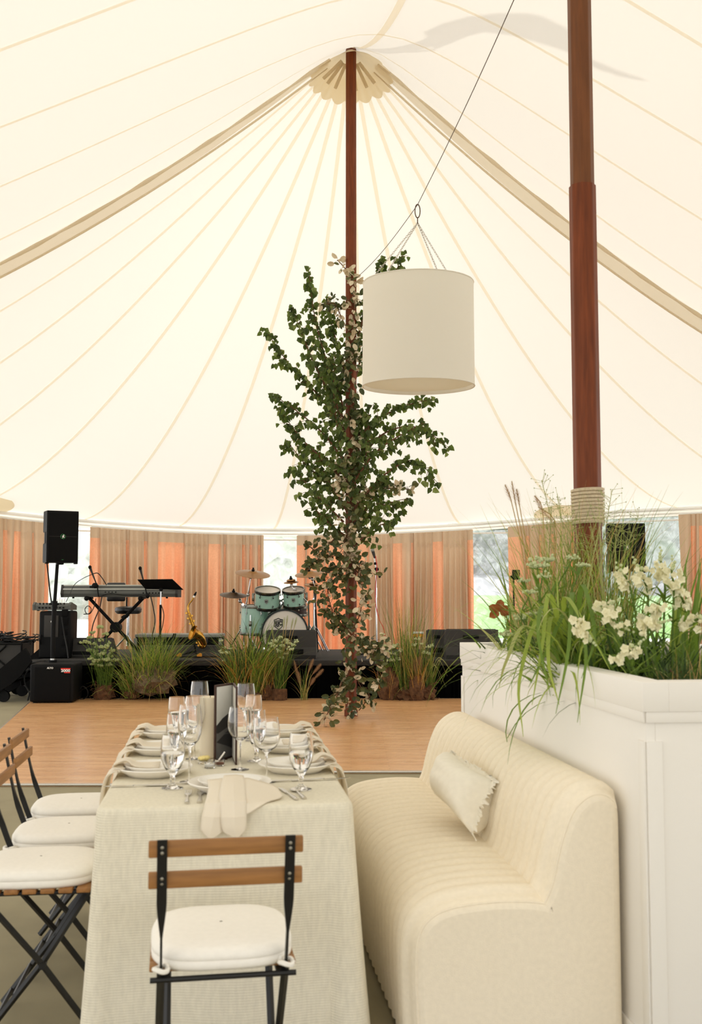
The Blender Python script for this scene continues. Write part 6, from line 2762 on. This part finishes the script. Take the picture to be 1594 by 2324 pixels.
# umbels on the left
p = pp(1258, 4.5)
t = clump('umbel_flower', 'lacy greenish-white umbel flowers left of the rope-bound pole in the planter', p, 50, (.25, .5), .3, .006, (.1, .9), (0, 1, 0), 70, GP, None, .1, cat='plant')
rng = random.Random(71)
tips = [(at(px, py, 4.5 + rng.uniform(-.15, .15)), s) for px, py, s in [(1220, 1285, .05), (1240, 1272, .045), (1205, 1345, .035), (1208, 1395, .045), (1185, 1405, .035), (1222, 1400, .03), (1150, 1440, .035), (1190, 1320, .03), (1235, 1310, .03), (1300, 1268, .03), (1322, 1285, .03)]]
stems(t, p, tips, .003, 'grass_green', seed=14, leaves=5)
heads(t, tips, .17, 'blossom_green', 15, n=34, flat=.25)

# white snapdragon-like spikes
SP = [((1455, 1500, 3.75), (1370, 1395), (1408, 1418), 'white flower spike nearest the middle of the planter'),
      ((1440, 1500, 3.9), (1360, 1385), (1385, 1372), 'white flower spike left of centre above the dark foliage'),
      ((1470, 1490, 3.9), (1430, 1330), (1415, 1300), 'white flower spike rising right of the pole foot'),
      ((1470, 1490, 4.0), (1470, 1340), (1450, 1290), 'white flower spike standing tallest over the centre right'),
      ((1500, 1490, 4.0), (1510, 1325), (1500, 1270), 'tall white flower spike in front of the right window'),
      ((1520, 1500, 3.9), (1530, 1340), (1525, 1290), 'white flower spike before the right edge of the window'),
      ((1480, 1500, 3.7), (1455, 1425), (1490, 1415), 'low wide white blossom spike leaning to the right'),
      ((1500, 1500, 3.75), (1470, 1395), (1500, 1385), 'white flower spike leaning right behind the low blossom'),
      ((1540, 1500, 3.8), (1555, 1420), (1585, 1405), 'white flower spike farthest right, leaning off the planter'),
      ((1440, 1500, 3.75), (1310, 1425), (1333, 1445), 'small white flower spike among the arching lime blades'),
      ((1470, 1510, 3.65), (1415, 1490), (1440, 1470), 'low white flower cluster at the planter rim'),
      ((1545, 1490, 3.95), (1560, 1390), (1545, 1350), 'white flower spike at the right below the tall blades')]
for i, ((bx, by, Y), (x0, y0), (x1, y1), lab) in enumerate(SP):
    rng = random.Random(80 + i)
    base = pp(bx, Y)
    a, c = at(x0, y0, Y - .05), at(x1, y1, Y - .08)
    t = thing('white_flower', lab, 'flower', base, group='white flower spikes in the planter')
    m = MB()
    pts = bez([base, base.lerp(a, .6) + V((0, 0, .03)), a, c], 14)
    m.tube(pts, .0045, 5)
    for k in range(10):
        q = pts[rng.randint(2, 9)]
        m.leaf(q, V((rng.gauss(0, 1), rng.gauss(0, 1), .5)), V((0, 0, 1)), rng.uniform(.05, .09), .016)
    m.build('stem', 'grass_green', t, smooth=False)
    b = MB()
    nb = 15
    for k in range(nb):
        u = k / (nb - 1)
        q = a.lerp(c, u) + V((rng.gauss(0, .016), rng.gauss(0, .016), rng.gauss(0, .012)))
        ang = k * 2.4
        o = V((cos(ang), -abs(sin(ang)) * .7 - .2, .25 * sin(ang * 1.7))).normalized()
        s = .021 * (1 - .4 * u)
        for j in range(5):
            x, y = basis(o)
            d = o * .55 + x * cos(j * 1.257) + y * sin(j * 1.257)
            b.oval(q + o * s * .5, d, o, s * 1.1, s * .95)
        b.blob(q + o * s * .35, s * .45, 2, .2, 3, seed=k)
    b.build('blossoms', 'blossom_white', t, smooth=False)
    b = MB()
    for k in range(5):
        q = c + (c - a).normalized() * (.012 * k) + V((rng.gauss(0, .006), rng.gauss(0, .006), 0))
        b.blob(q, .009 - .001 * k, 1)
    b.build('buds', 'blossom_green', t)

p = pp(1552, 4.6)
clump('iris_leaves', 'tall broad upright blades at the right end of the planter before the orange drape', p, 26, (.4, .68), .16, .026, (.0, .5), (0, 2, 0), 90, GP, None, .08, cat='plant', az=(R(0), .9))
p = pp(1560, 3.55)
t = clump('heather_clump', 'dark brown twiggy clump at the near right corner of the planter', p, 300, (.1, .26), .7, .004, (.0, .6), (1, 1, 3, 1), 92, GP, ('root_brown', .14, .1), .12, cat='plant')
b = MB()
for (x0, y0, x1, y1, Y2) in ((1545, 1440, 1420, 1536, 3.4), (1594, 1425, 1500, 1500, 3.45)):
    pts = bez([at(x0 + 40, y0 - 25, 3.6), at(x0, y0, 3.55), at((x0 + x1) / 2, (y0 + y1) / 2, 3.45), at(x1, y1, Y2)], 12)
    b.grid([[q + V((.006, 0, .006)) * (1 - i / 14), q - V((.006, 0, .006)) * (1 - i / 14)] for i, q in enumerate(pts)])
b.build('pale_blade', 'grass_lime', t)
b = MB()
b.blob(pp(1465, 3.76), (.1, .09, .06), 3, .6, 4, seed=4)
tag(b.build('moss_clump', 'root_grey'), 'grey-brown moss ball on the soil at the near edge of the planter', 'moss', GP)
